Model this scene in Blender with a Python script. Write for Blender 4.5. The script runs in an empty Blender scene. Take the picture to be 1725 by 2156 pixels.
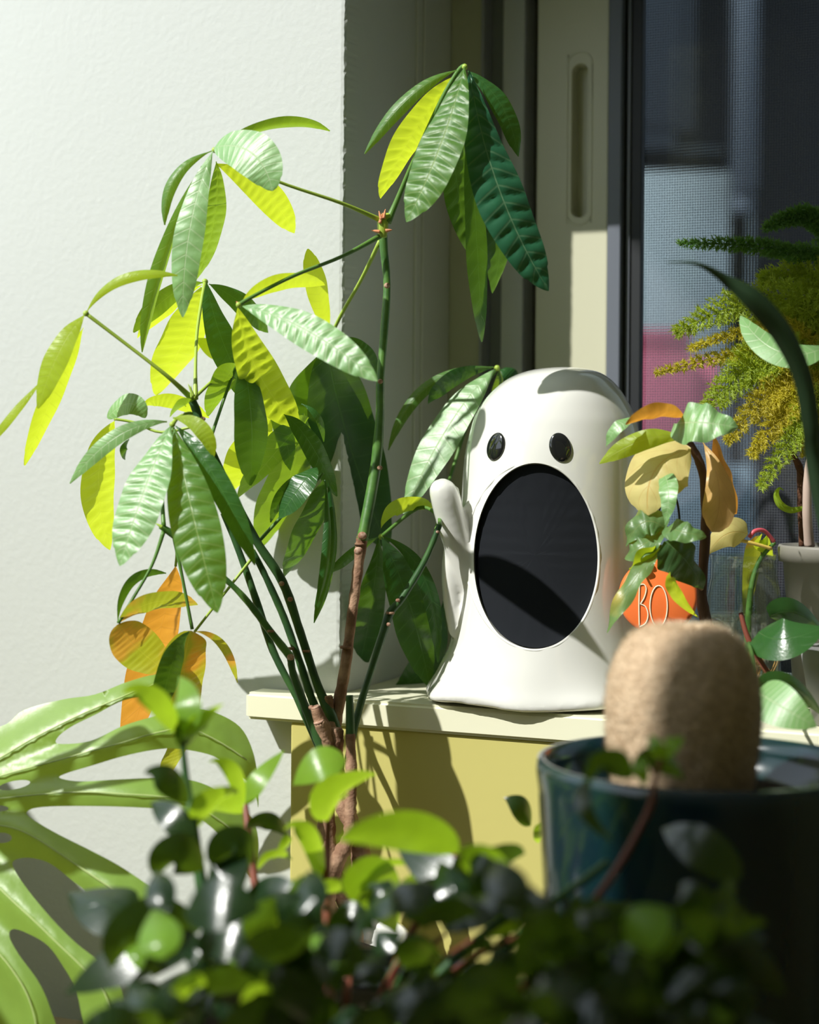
import bpy, bmesh, math, random
import numpy as np
from mathutils import Vector, Matrix
from mathutils.geometry import delaunay_2d_cdt
random.seed(7)
sc = bpy.context.scene
COL = sc.collection
PI = math.pi

# ------------------------------------------------------------------ camera
F = 3593.0; CX = 862.5; CY = 960.0; CAMZ = 1.25; ROLL = 0.0085
cam_d = bpy.data.cameras.new('camera'); cam = bpy.data.objects.new('camera', cam_d); COL.objects.link(cam)
cam_d.sensor_fit = 'VERTICAL'; cam_d.sensor_height = 30.0; cam_d.sensor_width = 24.0
cam_d.lens = 50.0; cam_d.shift_y = -(1078 - CY) / 2156.0
cam_d.clip_start = 0.05; cam_d.clip_end = 60
cam_d.dof.use_dof = True; cam_d.dof.focus_distance = 1.42; cam_d.dof.aperture_fstop = 3.1
RX = Vector((1, 0, ROLL)).normalized(); UP = Vector((-ROLL, 0, 1)).normalized(); FW = Vector((0, 1, 0))
m = Matrix((RX, UP, -FW)).transposed().to_4x4(); m.translation = Vector((0, 0, CAMZ))
cam.matrix_world = m
sc.camera = cam

def P(px, py, d):
    return Vector((0, 0, CAMZ)) + RX * ((px - CX) / F * d) + UP * (-(py - CY) / F * d) + FW * d

# ------------------------------------------------------------------ light
w = bpy.data.worlds.new('world'); sc.world = w; w.use_nodes = True
wb = w.node_tree.nodes['Background']
wb.inputs[0].default_value = (0.80, 0.90, 1.0, 1); wb.inputs[1].default_value = 1.4
sd = bpy.data.lights.new('sun', 'SUN'); sun = bpy.data.objects.new('sun', sd); COL.objects.link(sun)
sd.energy = 5.2; sd.angle = math.radians(0.6); sd.color = (1.0, 0.985, 0.93)
SUNDIR = Vector((.813 * .72, .582 * .72, -.694)).normalized()
sun.rotation_euler = SUNDIR.to_track_quat('-Z', 'Y').to_euler(); sun.location = (-3, -2, 4)
vs = sc.view_settings
vs.view_transform = 'Standard'; vs.look = 'None'; vs.gamma = 1.0; vs.exposure = 0.0; vs.use_curve_mapping = False
try:
    sc.cycles.max_bounces = 10; sc.cycles.transparent_max_bounces = 16; sc.cycles.use_denoising = True
    sc.cycles.sample_clamp_indirect = 6
except Exception: pass

# ------------------------------------------------------------------ materials
def newmat(name):
    mt = bpy.data.materials.new(name); mt.use_nodes = True
    return mt, mt.node_tree, mt.node_tree.nodes['Principled BSDF']
def noise_bump(nt, bsdf, scale, strength, dist=0.002, detail=6):
    tc = nt.nodes.new('ShaderNodeTexCoord'); nz = nt.nodes.new('ShaderNodeTexNoise')
    nz.inputs['Scale'].default_value = scale; nz.inputs['Detail'].default_value = detail
    bp = nt.nodes.new('ShaderNodeBump'); bp.inputs['Strength'].default_value = strength; bp.inputs['Distance'].default_value = dist
    nt.links.new(tc.outputs['Object'], nz.inputs['Vector']); nt.links.new(nz.outputs['Fac'], bp.inputs['Height'])
    nt.links.new(bp.outputs['Normal'], bsdf.inputs['Normal'])
    return tc, nz
def pmat(name, col, rough=.5, spec=.5, coat=0, bump=None, mottle=None, metal=0):
    mt, nt, b = newmat(name)
    b.inputs['Base Color'].default_value = (*col, 1); b.inputs['Roughness'].default_value = rough
    b.inputs['Specular IOR Level'].default_value = spec; b.inputs['Coat Weight'].default_value = coat
    b.inputs['Metallic'].default_value = metal
    if bump: noise_bump(nt, b, *bump)
    if mottle:
        c2, sc_ = mottle
        tc = nt.nodes.new('ShaderNodeTexCoord'); nz = nt.nodes.new('ShaderNodeTexNoise'); nz.inputs['Scale'].default_value = sc_
        nz.inputs['Detail'].default_value = 5
        cr = nt.nodes.new('ShaderNodeValToRGB'); cr.color_ramp.elements[0].position = .38; cr.color_ramp.elements[1].position = .62
        cr.color_ramp.elements[0].color = (*col, 1); cr.color_ramp.elements[1].color = (*c2, 1)
        nt.links.new(tc.outputs['Object'], nz.inputs['Vector']); nt.links.new(nz.outputs['Fac'], cr.inputs[0])
        nt.links.new(cr.outputs[0], b.inputs['Base Color'])
    return mt
def leafmat(name, col, trans, vein, rough=.38, spec=.5, tmix=.5, nv=13, slope=.35, veinw=.09, mott=.25, spot=None, thr=.55):
    """uv.x across 0..1, uv.y along 0..1; pale midrib and side veins; light passes through."""
    mt, nt, b = newmat(name); N = nt.nodes.new; L = nt.links.new
    uv = N('ShaderNodeUVMap'); sep = N('ShaderNodeSeparateXYZ'); L(uv.outputs[0], sep.inputs[0])
    def M(op, a, c=None, clamp=False):
        n = N('ShaderNodeMath'); n.operation = op; n.use_clamp = clamp
        for k, x in enumerate((a, c)):
            if x is None: continue
            if isinstance(x, (int, float)): n.inputs[k].default_value = x
            else: L(x, n.inputs[k])
        return n.outputs[0]
    ax = M('MULTIPLY', M('ABSOLUTE', M('SUBTRACT', sep.outputs[0], .5)), 2.0)
    mid = M('SUBTRACT', 1.0, M('MULTIPLY', ax, 26.0), True)
    ph = M('SUBTRACT', M('MULTIPLY', sep.outputs[1], float(nv)), M('MULTIPLY', ax, slope * 2))
    fr = M('ABSOLUTE', M('SUBTRACT', M('FRACT', ph), .5))
    side = M('MULTIPLY', M('SUBTRACT', 1.0, M('DIVIDE', fr, veinw), True), .55)
    vm = M('MAXIMUM', mid, side)
    tc = N('ShaderNodeTexCoord'); nz = N('ShaderNodeTexNoise'); nz.inputs['Scale'].default_value = 45; nz.inputs['Detail'].default_value = 4
    L(tc.outputs['Object'], nz.inputs['Vector'])
    def mixc(f, a, c, mode='MIX'):
        n = N('ShaderNodeMix'); n.data_type = 'RGBA'; n.blend_type = mode
        if isinstance(f, (int, float)): n.inputs[0].default_value = f
        else: L(f, n.inputs[0])
        for k, x in ((6, a), (7, c)):
            if isinstance(x, tuple): n.inputs[k].default_value = (*x, 1)
            else: L(x, n.inputs[k])
        return n.outputs[2]
    dk = tuple(c * (1 - mott) for c in col); lt = tuple(min(1, c * (1 + mott)) for c in col)
    base = mixc(nz.outputs['Fac'], dk, lt)
    tdk = tuple(c * (1 - mott) for c in trans); tl = tuple(min(1, c * (1 + mott)) for c in trans)
    tr = mixc(nz.outputs['Fac'], tdk, tl)
    if spot:
        n2 = N('ShaderNodeTexNoise'); n2.inputs['Scale'].default_value = 22; L(tc.outputs['Object'], n2.inputs['Vector'])
        f = M('MULTIPLY', M('SUBTRACT', n2.outputs['Fac'], thr), 9.0, True)
        base = mixc(f, base, spot); tr = mixc(f, tr, spot)
    base = mixc(M('MULTIPLY', vm, .8), base, vein); tr = mixc(M('MULTIPLY', side, .45), tr, tuple(c * .55 for c in trans))
    b.inputs['Roughness'].default_value = rough; b.inputs['Specular IOR Level'].default_value = spec
    L(base, b.inputs['Base Color'])
    n3 = N('ShaderNodeTexNoise'); n3.inputs['Scale'].default_value = 420; n3.inputs['Detail'].default_value = 3; L(tc.outputs['Object'], n3.inputs['Vector'])
    bp = N('ShaderNodeBump'); bp.inputs['Strength'].default_value = .35; bp.inputs['Distance'].default_value = .0006
    h = M('SUBTRACT', M('MULTIPLY', n3.outputs['Fac'], .5), M('MULTIPLY', vm, .8)); L(h, bp.inputs['Height']); L(bp.outputs['Normal'], b.inputs['Normal'])
    t = N('ShaderNodeBsdfTranslucent'); L(tr, t.inputs['Color'])
    mx = N('ShaderNodeMixShader'); mx.inputs[0].default_value = tmix
    L(b.outputs[0], mx.inputs[1]); L(t.outputs[0], mx.inputs[2]); L(mx.outputs[0], nt.nodes['Material Output'].inputs['Surface'])
    return mt

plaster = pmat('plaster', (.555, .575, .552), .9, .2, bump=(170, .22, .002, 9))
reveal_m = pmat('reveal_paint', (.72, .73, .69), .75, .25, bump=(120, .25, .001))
paint = pmat('white_paint_shade_tint', (.80, .79, .60), .45, .4, bump=(40, .08, .001))  # white sill, tinted cream-olive so the colour carries the green shade
pvc = pmat('window_pvc', (.60, .59, .44), .4, .4)
pvc_grey = pmat('window_grey', (.30, .31, .33), .45, .4)
pvc_mid = pmat('window_seal_grey', (.13, .14, .15), .5, .4)
bronze = pmat('dark_frame', (.14, .155, .19), .45, .4)
rubber = pmat('black_gasket', (.018, .020, .024), .5, .4)
room_paint = pmat('room_paint', (.86, .82, .50), .9, .2)
floor_m = pmat('floor_wood', (.70, .58, .32), .5, .4, mottle=((.6, .48, .25), 6))
table_m = pmat('wood_table', (.30, .25, .15), .5, .3, mottle=((.24, .19, .11), 8))
ceramic = pmat('white_ceramic', (.83, .83, .79), .12, .5, coat=.6)
black = pmat('matt_black', (.017, .019, .023), .9, .05)
eyeblack = pmat('gloss_black', (.010, .011, .013), .12, .6, coat=1)
bark = pmat('bark', (.22, .115, .07), .8, .3, bump=(150, .8, .003), mottle=((.42, .26, .17), 60))
greenstem = pmat('green_stem', (.055, .15, .035), .4, .45, bump=(200, .2, .001), mottle=((.11, .24, .05), 50))
darkstem = pmat('dark_green_stem', (.03, .085, .03), .45, .4, mottle=((.05, .13, .035), 50))
petiole_m = pmat('petiole', (.36, .50, .07), .42, .45)
petiole_d = pmat('petiole_dark', (.10, .22, .04), .42, .45)
scar_m = pmat('leaf_scar', (.52, .36, .27), .8, .2, mottle=((.30, .15, .10), 300))
bud_m = pmat('bud_brown', (.72, .30, .16), .7, .2)
redstem = pmat('red_stem', (.20, .055, .035), .45, .4)
soil_m = pmat('soil', (.035, .025, .018), .95, .1, bump=(120, 1, .004))
L_mid = leafmat('leaf_green', (.085, .235, .045), (.36, .55, .02), (.42, .55, .20), rough=.42, spec=.8, tmix=.45)
L_dark = leafmat('leaf_dark', (.028, .115, .032), (.18, .36, .015), (.10, .26, .07), rough=.30, tmix=.35)
L_deep = leafmat('leaf_deep_green', (.022, .12, .06), (.05, .16, .02), (.22, .36, .20), rough=.34, tmix=.22)
L_young = leafmat('leaf_young', (.36, .52, .06), (.70, .82, .03), (.55, .62, .18), tmix=.6, mott=.12)
L_pale = leafmat('leaf_pale', (.20, .40, .14), (.42, .62, .05), (.55, .62, .40), rough=.43, spec=1.0, tmix=.2)
L_orange = leafmat('leaf_orange', (.55, .22, .04), (.95, .38, .04), (.45, .20, .05), tmix=.6)
L_turn = leafmat('leaf_turning', (.10, .17, .03), (.55, .58, .03), (.4, .4, .1), tmix=.5, spot=(.80, .42, .05), thr=.5)
L_yel = leafmat('leaf_yellow', (.98, .74, .30), (1.0, .78, .2), (.80, .42, .10), tmix=.5, nv=5, slope=.9, veinw=.04)
L_tan = leafmat('leaf_tan', (.85, .52, .20), (.9, .5, .15), (.7, .35, .12), tmix=.4, nv=5, slope=.9, veinw=.04)
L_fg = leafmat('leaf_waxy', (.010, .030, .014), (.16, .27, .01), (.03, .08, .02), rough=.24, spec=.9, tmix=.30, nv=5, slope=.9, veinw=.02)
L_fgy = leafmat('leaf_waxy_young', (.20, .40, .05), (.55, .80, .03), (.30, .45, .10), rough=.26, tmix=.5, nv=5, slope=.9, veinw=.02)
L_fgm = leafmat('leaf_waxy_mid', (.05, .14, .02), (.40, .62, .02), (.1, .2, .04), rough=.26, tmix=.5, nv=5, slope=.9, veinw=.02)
L_heart = leafmat('leaf_heart', (.03, .11, .03), (.16, .30, .02), (.06, .16, .05), rough=.2, tmix=.25, nv=5, slope=.9, veinw=.02)
L_bego = leafmat('leaf_crinkled', (.14, .28, .10), (.40, .52, .04), (.35, .40, .15), rough=.35, tmix=.4, nv=6, slope=.9, veinw=.05, spot=(.62, .52, .10), thr=.56)
L_mon = leafmat('leaf_monstera', (.24, .42, .08), (.60, .78, .06), (.6, .7, .3), rough=.40, spec=1.0, tmix=.35, nv=1, slope=0, veinw=.001, mott=.12)

# ------------------------------------------------------------------ builders
def link(name, me, mat=None, parent=None, smooth=True):
    o = bpy.data.objects.new(name, me); COL.objects.link(o)
    if mat is not None and not me.materials: me.materials.append(mat)
    if smooth: me.polygons.foreach_set('use_smooth', [True] * len(me.polygons))
    if parent is not None:
        o.parent = parent; o.matrix_parent_inverse = parent.matrix_world.inverted()
    return o
def thing(name, label, cat, loc=(0, 0, 0), group=None):
    o = bpy.data.objects.new(name, None); COL.objects.link(o); o.location = loc; o.empty_display_size = .02
    o.matrix_world = Matrix.Translation(Vector(loc))
    o['label'] = label; o['category'] = cat
    if group: o['group'] = group
    return o
def tag(o, label, cat, group=None):
    o['label'] = label; o['category'] = cat
    if group: o['group'] = group
    return o
def struct(o): o['kind'] = 'structure'; return o
def mesh(verts, faces, uvs=None):
    me = bpy.data.meshes.new('mesh'); me.from_pydata([tuple(v) for v in verts], [], faces); me.update()
    if uvs is not None:
        ul = me.uv_layers.new(name='UVMap')
        for lp in me.loops: ul.data[lp.index].uv = uvs[lp.vertex_index]
    return me
def catmull(pts, n):
    pts = [tuple(p) for p in pts]; A = np.array([pts[0]] + pts + [pts[-1]], float); out = []
    k = len(pts) - 1
    for i in range(k):
        p0, p1, p2, p3 = A[i], A[i+1], A[i+2], A[i+3]
        for j in range(n):
            t = j / n
            out.append(.5 * ((2*p1) + (-p0+p2)*t + (2*p0-5*p1+4*p2-p3)*t*t + (-p0+3*p1-3*p2+p3)*t**3))
    out.append(A[-2]); return np.array(out)
def tube_geo(pts, rad, sides=10, n=6, knots=0, seed=0, V=None, Fc=None):
    """pts list of vec3, rad list of radii; smooth tapered capped tube"""
    V = [] if V is None else V; Fc = [] if Fc is None else Fc
    rad = rad if hasattr(rad, '__len__') else [rad] * len(pts)
    C = catmull([(*p, r) for p, r in zip(pts, rad)], n); rs = random.Random(seed); base = len(V)
    ref = Vector((.3, .9, .2)).normalized()
    for i, c in enumerate(C):
        a = C[max(0, i-1)]; b = C[min(len(C)-1, i+1)]
        t = Vector(b[:3] - a[:3]).normalized(); u = t.cross(ref).normalized(); v = t.cross(u)
        r = c[3] * (1 + (rs.uniform(-knots, knots) if knots else 0))
        for k in range(sides):
            an = 2*PI*k/sides; V.append(Vector(c[:3]) + (u*math.cos(an) + v*math.sin(an)) * r)
    for i in range(len(C)-1):
        for k in range(sides):
            a = base + i*sides + k; b = base + i*sides + (k+1) % sides
            Fc.append((a, b, b+sides, a+sides))
    Fc.append(tuple(base + k for k in range(sides))[::-1]); e = base + (len(C)-1)*sides; Fc.append(tuple(e + k for k in range(sides)))
    return V, Fc
def tube(name, pts, rad, mat, parent=None, **k):
    V, Fc = tube_geo(pts, rad, **k); return link(name, mesh(V, Fc), mat, parent)
def ptube(name, pxs, rpx, mat, parent=None, **k):
    """pxs: (px,py,depth); rpx radius in photo pixels"""
    rp = rpx if hasattr(rpx, '__len__') else [rpx] * len(pxs)
    return tube(name, [P(*p) for p in pxs], [r / F * p[2] for r, p in zip(rp, pxs)], mat, parent, **k)
def lathe(name, prof, center, mat, parent=None, sides=64, close=False):
    V = []; Fc = []
    for r, z in prof:
        for k in range(sides):
            a = 2*PI*k/sides; V.append((center[0] + r*math.cos(a), center[1] + r*math.sin(a), center[2] + z))
    n = len(prof)
    for i in range(n - 1):
        for k in range(sides):
            a = i*sides + k; b = i*sides + (k+1) % sides; Fc.append((a, b, b+sides, a+sides))
    Fc.append(tuple(range(sides))[::-1]); Fc.append(tuple((n-1)*sides + k for k in range(sides)))
    return link(name, mesh(V, Fc), mat, parent)

TH = math.radians(23.0)
U_ = Vector((math.cos(TH), -math.sin(TH), 0)); N_ = Vector((math.sin(TH), math.cos(TH), 0))
O_ = Vector(((720-CX)/F*1.5, 1.5, 0))
SHAPES = {
    'lance': (lambda s: (s**1.0) * ((1-s)**.72) / .405),
    'thin': (lambda s: (s**.8) * ((1-s)**.8) / .33),
    'oval': (lambda s: (s**.55) * ((1-s)**.55) / .4665),
    'ell': (lambda s: (s**.6) * ((1-s)**.85) / .389),
    'heart': (lambda s: (s**.30) * ((1-s)**.75) / .565),
    'obov': (lambda s: (s**1.1) * ((1-s)**.45) / .49),
}
HINT = {'G': Vector((-.34, -.84, .42)), 'F': Vector((-.15, -.95, .10)), 'T': Vector((.62, -.5, -.60)),
        'D': Vector((.66, -.70, -.05)), 'R': Vector((.45, -.85, .15)), 'E': Vector((-.2, -.45, .87))}
DZ = {'G': -.035, 'F': -.02, 'T': .03, 'D': .0, 'R': -.01, 'E': -.03}
def leaf_mesh(b, c, t, w, N, shape='lance', quilt=0.0, fold=.10, wave=.0, ns=40, nw=10, nv=13, seed=0, curl=0.0):
    N = N.normalized(); rs = random.Random(seed); ph = rs.uniform(0, 6)
    k = 2*c - (b + t) * .5; f = SHAPES[shape]; V = []; U = []
    for i in range(ns + 1):
        s = i / ns; s2 = min(max(s, .0), 1.0)
        Mp = b*(1-s)**2 + k*2*s*(1-s) + t*s*s
        T = ((k-b)*(1-s) + (t-k)*s).normalized()
        W = T.cross(N)
        if W.length < .05: W = T.cross(Vector((0, -1, 0)))
        W.normalize(); n = W.cross(T).normalized()
        if n.dot(N) < 0: n = -n
        fac = 1 / max(.5, math.sqrt(max(.01, 1 - W.y*W.y)))
        hw = max(.0006, .5 * w * f(max(0.0, min(1.0, s2))) * fac)
        if s > .9: hw = max(hw * .9, .0005)
        for j in range(nw + 1):
            x = -1 + 2*j/nw
            q = 0
            if quilt:
                p = s*nv - .35*abs(x); q = quilt * (abs(math.sin(PI*p))**.6 - .5) * (1 - abs(x)**5) * min(1, abs(x)*3.5) * min(1, 6*s*(1-s)*1.5)
            h = -fold*hw*abs(x)**1.4 + q*w + wave*w*math.sin(s*17 + ph + (2 if x > 0 else 0))*abs(x)**2 - curl*hw*x*x
            V.append(Mp + W*(x*hw) + n*h); U.append(((x+1)/2, s))
    Fc = []
    for i in range(ns):
        for j in range(nw):
            a = i*(nw+1) + j; Fc.append((a, a+1, a+nw+2, a+nw+1))
    return mesh(V, Fc, U)
def leaf(parent, mat, b, c, t, wpx, mode='F', d=1.37, dt=None, db=0.0, arch=.012, name='leaf', **k):
    """b,c,t photo points on the midrib, d depth of the base"""
    dt = (DZ[mode] if isinstance(mode, str) else -.03) if dt is None else dt
    o_ = Vector((0, 0, CAMZ)); vdir = -(P(*c, 1.0) - o_).normalized()
    N = (HINT[mode] if isinstance(mode, str) else Vector(mode)).normalized()
    if mode == 'G': N = (vdir - SUNDIR).normalized(); k['fold'] = min(k.get('fold', .1), .06); mode = tuple(N)
    B = P(*b, d + db)
    def onplane(p, lim, own):
        r = P(*p, 1.0) - o_; dd = (B - o_).dot(N) / r.dot(N) - d
        kk = 1.0 if isinstance(mode, tuple) else .75
        dw = 9.0
        if p[0] < 722:
            q_ = (p[0]-CX)/F; a_ = (q_*O_.y - O_.x) / (U_.x - q_*U_.y); dw = O_.y + U_.y*a_ - .014
        return min(dw - d, max(-lim, min(lim, kk*dd + (1-kk)*own)))
    if k.pop('solve', True):
        dT = onplane(t, .09, dt); dC = onplane(c, .05, dt*.45) - arch
    else: dT = dt; dC = dt*.45 - arch
    T = P(*t, d + dT); C = P(*c, d + dC)
    return link(name, leaf_mesh(B, C, T, wpx / F * d, HINT[mode] if isinstance(mode, str) else Vector(mode), **k), mat, parent)

# ------------------------------------------------------------------ room and window (wall frame: u along, n outwards)
def Wp(a, n, z): return O_ + U_*a + N_*n + Vector((0, 0, z))
def A(px, n, py=700):
    """wall coordinate a of the photo column px on plane n"""
    d = (px - CX) / F + ROLL * (py - CY) / F * -1 * 0
    q = O_ + N_*n
    return (d*q.y - q.x) / (U_.x - d*U_.y)
def wbox(name, a0, a1, n0, n1, z0, z1, mat, parent=None, bevel=0, smooth=False):
    V = [Wp(a, n, z) for z in (z0, z1) for (a, n) in ((a0, n0), (a1, n0), (a1, n1), (a0, n1))]
    Fc = [(0,3,2,1), (4,5,6,7), (0,1,5,4), (1,2,6,5), (2,3,7,6), (3,0,4,7)]
    me = mesh(V, Fc)
    bm = bmesh.new(); bm.from_mesh(me); bmesh.ops.recalc_face_normals(bm, faces=bm.faces)
    if bevel: bmesh.ops.bevel(bm, geom=list(bm.edges), offset=bevel, segments=3, affect='EDGES', profile=.5)
    bm.to_mesh(me); bm.free()
    return link(name, me, mat, parent, smooth)
def box(name, x0, x1, y0, y1, z0, z1, mat, parent=None):
    V = [(x, y, z) for z in (z0, z1) for (x, y) in ((x0,y0), (x1,y0), (x1,y1), (x0,y1))]
    return link(name, mesh(V, [(0,3,2,1), (4,5,6,7), (0,1,5,4), (1,2,6,5), (2,3,7,6), (3,0,4,7)]), mat, parent, False)
ZS = CAMZ - .209          # sill top
ZH = CAMZ + .475           # head of the window recess
DR = .25                  # recess depth
CEIL = 2.95
XL = -.75
AL = (XL - O_.x) / U_.x - .02; AR = 2.35
NW = .34
# window wall: left pier (with rough plaster edge), below, above, right pier
def plaster_wall(name, a0, a1, z0, z1, mat, jag=False):
    na = max(2, int((a1-a0)/.02)) if not jag else 60; nz = 220 if jag else 2
    if not jag: return struct(wbox(name, a0, a1, 0, NW, z0, z1, mat))
    V = []; Fc = []; rs = random.Random(3)
    prof = [(a0, NW), (a0, 0)] + [(a0 + (a1-a0)*t, 0) for t in (.5, .8, .95)] + [(a1-.004, 0), (a1-.0012, .0006), (a1, .003), (a1, .03), (a1, .12), (a1, NW)]
    for i in range(nz + 1):
        z = z0 + (z1-z0)*i/nz
        for k, (a, n) in enumerate(prof):
            j = rs.uniform(-.0007, .0005) if 6 <= k <= 7 else 0
            V.append(Wp(a + j, n, z))
    m_ = len(prof)
    for i in range(nz):
        for k in range(m_):
            a = i*m_ + k; b = i*m_ + (k+1) % m_; Fc.append((a, b, b+m_, a+m_))
    Fc.append(tuple(range(m_))[::-1]); Fc.append(tuple(nz*m_ + k for k in range(m_)))
    me = mesh(V, Fc); me.materials.append(plaster); me.materials.append(reveal_m)
    for p in me.polygons[:]:
        k = p.index % m_ if p.index < nz*m_ else 0
        if k >= 7 and k < m_-1: p.material_index = 1
    return struct(link(name, me, None, None, False))
ww = plaster_wall('wall_back', AL, 0.0, ZS - .02, ZH, plaster, True)
struct(wbox('wall_back_lower', AL, AR, 0, NW, 0, ZS - .02, plaster))
struct(wbox('under_sill_shade_box', A(617, -.027), 1.5, -.027, 0, 0, ZS - .0236, pmat('olive_shade', (.56, .51, .17), .8, .25, bump=(60, .1, .001)), None, .002))  # added box under the sill; its olive colour stands in for green-tinted shade
struct(wbox('wall_back_upper', AL, AR, 0, NW, ZH, CEIL, plaster))
struct(wbox('wall_back_right', 1.55, AR, 0, NW, ZS - .02, ZH, plaster))
# unseen left wall: opening edges shaped to shade the foreground and lower wall
struct(box('unseen_wall_left', XL-.15, XL, -2.3, .27, 0, CEIL, room_paint))
struct(box('unseen_wall_left_lower', XL-.15, XL, .27, 1.95, 0, 1.37, room_paint))
struct(box('unseen_wall_left_header', XL-.15, XL, .27, 1.95, 2.78, CEIL, room_paint))
struct(box('wall_right', 2.15, 2.3, -2.3, .85, 0, CEIL, room_paint))
struct(box('wall_front', XL-.15, 2.3, -2.45, -2.3, 0, CEIL, room_paint))
struct(box('floor', XL-.15, 2.4, -2.45, 1.95, -.1, 0, floor_m))
struct(box('ceiling', XL-.15, 2.4, -2.45, 2.0, CEIL, CEIL+.1, pmat('ceiling_paint', (.86, .84, .68), .9)))
# sill board with rounded nose
def sill():
    a0 = -.077; nf = -.032
    prof = []
    V = [Wp(a0, nf, 0), Wp(1.62, nf, 0), Wp(1.62, 0, 0), Wp(1.549, .0, 0), Wp(1.549, DR+.08, 0), Wp(.001, DR+.08, 0), Wp(.001, -.0005, 0), Wp(a0, -.0005, 0)]
    n = len(V); VV = [Vector((v.x, v.y, ZS-.0235)) for v in V] + [Vector((v.x, v.y, ZS)) for v in V]
    Fc = [tuple(range(n))[::-1], tuple(range(n, 2*n))] + [(k, (k+1) % n, n+(k+1) % n, n+k) for k in range(n)]
    me = mesh(VV, Fc); bm = bmesh.new(); bm.from_mesh(me); bmesh.ops.recalc_face_normals(bm, faces=bm.faces)
    bmesh.ops.bevel(bm, geom=list(bm.edges), offset=.0028, segments=3, affect='EDGES'); bm.to_mesh(me); bm.free()
    return struct(link('trim_1', me, paint, None, False))
sill()
# ridges on the reveal
for nn in (.158, .176):
    struct(wbox('trim_2', 0.0, .0022, nn, nn+.0035, ZS, ZH, pmat('reveal_bead', (.78, .78, .74), .5), None, .0008))
# window unit
win = bpy.data.objects.new('window_1', None); COL.objects.link(win); win.location = Wp(.7, .3, ZS); win['kind'] = 'structure'
win.matrix_world = Matrix.Translation(Wp(.7, .3, ZS))
z0, z1 = ZS, ZH
a950, a1010, a1060, a1095, a1125 = 0.0, A(1008, .25), A(1058, .262), A(1096, .25), A(1124, .25)
wbox('frame', a950, a1010, .25, NW+.02, z0, z1, pvc, win, .002)
wbox('frame_lip', a1010, a1010+.003, .247, .30, z0, z1, pmat('track_edge', (.42, .43, .50), .4), win, .0008)
wbox('track', a1010+.003, a1060, .272, .32, z0, z1, pvc_grey, win)
wbox('track_rail', a1060, a1095, .253, .32, z0, z1, pmat('rail_pvc', (.62, .63, .62), .4), win, .0015)
wbox('track_gap', a1095, a1125, .285, .32, z0, z1, pmat('gap_brown', (.10, .08, .075), .6), win)
NS = .228
as0, as1 = A(1124, NS), A(1277, NS)
sash = wbox('sash', as0, as1, NS, .30, z0, z1, pvc, win, .0025)
# stadium finger pull, cut into the sash
def stadium(ac, r, zc0, zc1, n0, n1, seg=16):
    ring = [(ac + r*math.cos(t), zc1 + r*math.sin(t)) for t in [PI*k/seg for k in range(seg+1)]] + \
           [(ac + r*math.cos(t), zc0 + r*math.sin(t)) for t in [PI + PI*k/seg for k in range(seg+1)]]
    V = [Wp(a, n0, z) for a, z in ring] + [Wp(a, n1, z) for a, z in ring]; k = len(ring)
    Fc = [tuple(range(k)), tuple(range(k, 2*k))[::-1]] + [(i, i+k, (i+1) % k + k, (i+1) % k) for i in range(k)]
    me = mesh(V, Fc); bm = bmesh.new(); bm.from_mesh(me); bmesh.ops.recalc_face_normals(bm, faces=bm.faces); bm.to_mesh(me); bm.free()
    return me
def zof(py, n, px=1200):
    a = A(px, n); y = (O_ + U_*a + N_*n).y; return CAMZ - (py-CY)/F*y
def boolean(o, cutter_me, op='DIFFERENCE', mat=None, bev=0):
    co = bpy.data.objects.new('cut', cutter_me); COL.objects.link(co)
    if mat: cutter_me.materials.append(mat)
    md = o.modifiers.new('b', 'BOOLEAN'); md.operation = op; md.object = co; md.solver = 'EXACT'
    try: md.material_mode = 'TRANSFER'
    except Exception: pass
    if bev:
        mb = o.modifiers.new('bev', 'BEVEL'); mb.width = bev; mb.segments = 3; mb.limit_method = 'ANGLE'; mb.angle_limit = math.radians(50)
    dg = bpy.context.evaluated_depsgraph_get(); dg.update()
    me = bpy.data.meshes.new_from_object(o.evaluated_get(dg)); o.modifiers.clear(); o.data = me
    bpy.data.objects.remove(co); return o
ac = (A(1192, NS) + A(1238, NS)) / 2
ringr = A(1238, NS) - ac
boolean(sash, stadium(ac, ringr*.72, zof(445, NS) + ringr*.3, zof(150, NS), NS-.02, NS+.018), bev=.0012)
rr = ringr * 1.12; zc0, zc1 = zof(445, NS), zof(135, NS)
ring = [Wp(ac + rr*math.cos(t), NS, zc1 + rr*math.sin(t)) for t in [PI*k/10 for k in range(11)]] + \
       [Wp(ac + rr*math.cos(t), NS, zc0 + rr*math.sin(t)) for t in [PI + PI*k/10 for k in range(11)]]
tube('finger_pull_rim', ring + [ring[0]], .0008, pvc, sash, n=2, sides=8)
wbox('frame_edge', as1, A(1303, NS-.004), NS-.004, .30, z0, z1, bronze, win, .0015)
ag0, ag1 = A(1304, .236), A(1346, .236)
wbox('gasket', ag0, ag1, .236, .246, z0, z1, rubber, win, .001)
wbox('gasket_rib', ag0+.0055, ag0+.0095, .2335, .24, z0, z1, pmat('rib', (.10, .11, .13), .35), win, .0008)
NSC = .243
ascr = A(1346, NSC)
V = []; Fc = []
def thin(a0, a1, zz0, zz1, n0, n1):
    b = len(V)
    V.extend([Wp(a0, n0, zz0), Wp(a1, n0, zz0), Wp(a1, n1, zz0), Wp(a0, n1, zz0), Wp(a0, n0, zz1), Wp(a1, n0, zz1), Wp(a1, n1, zz1), Wp(a0, n1, zz1)])
    Fc.extend([(b, b+1, b+5, b+4), (b+1, b+2, b+6, b+5), (b+2, b+3, b+7, b+6), (b+3, b, b+4, b+7)] + ([(b+4, b+5, b+6, b+7)] if abs(a1-a0) > .01 else []))
PT = .0025; TW = .00085
a = ascr
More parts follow.
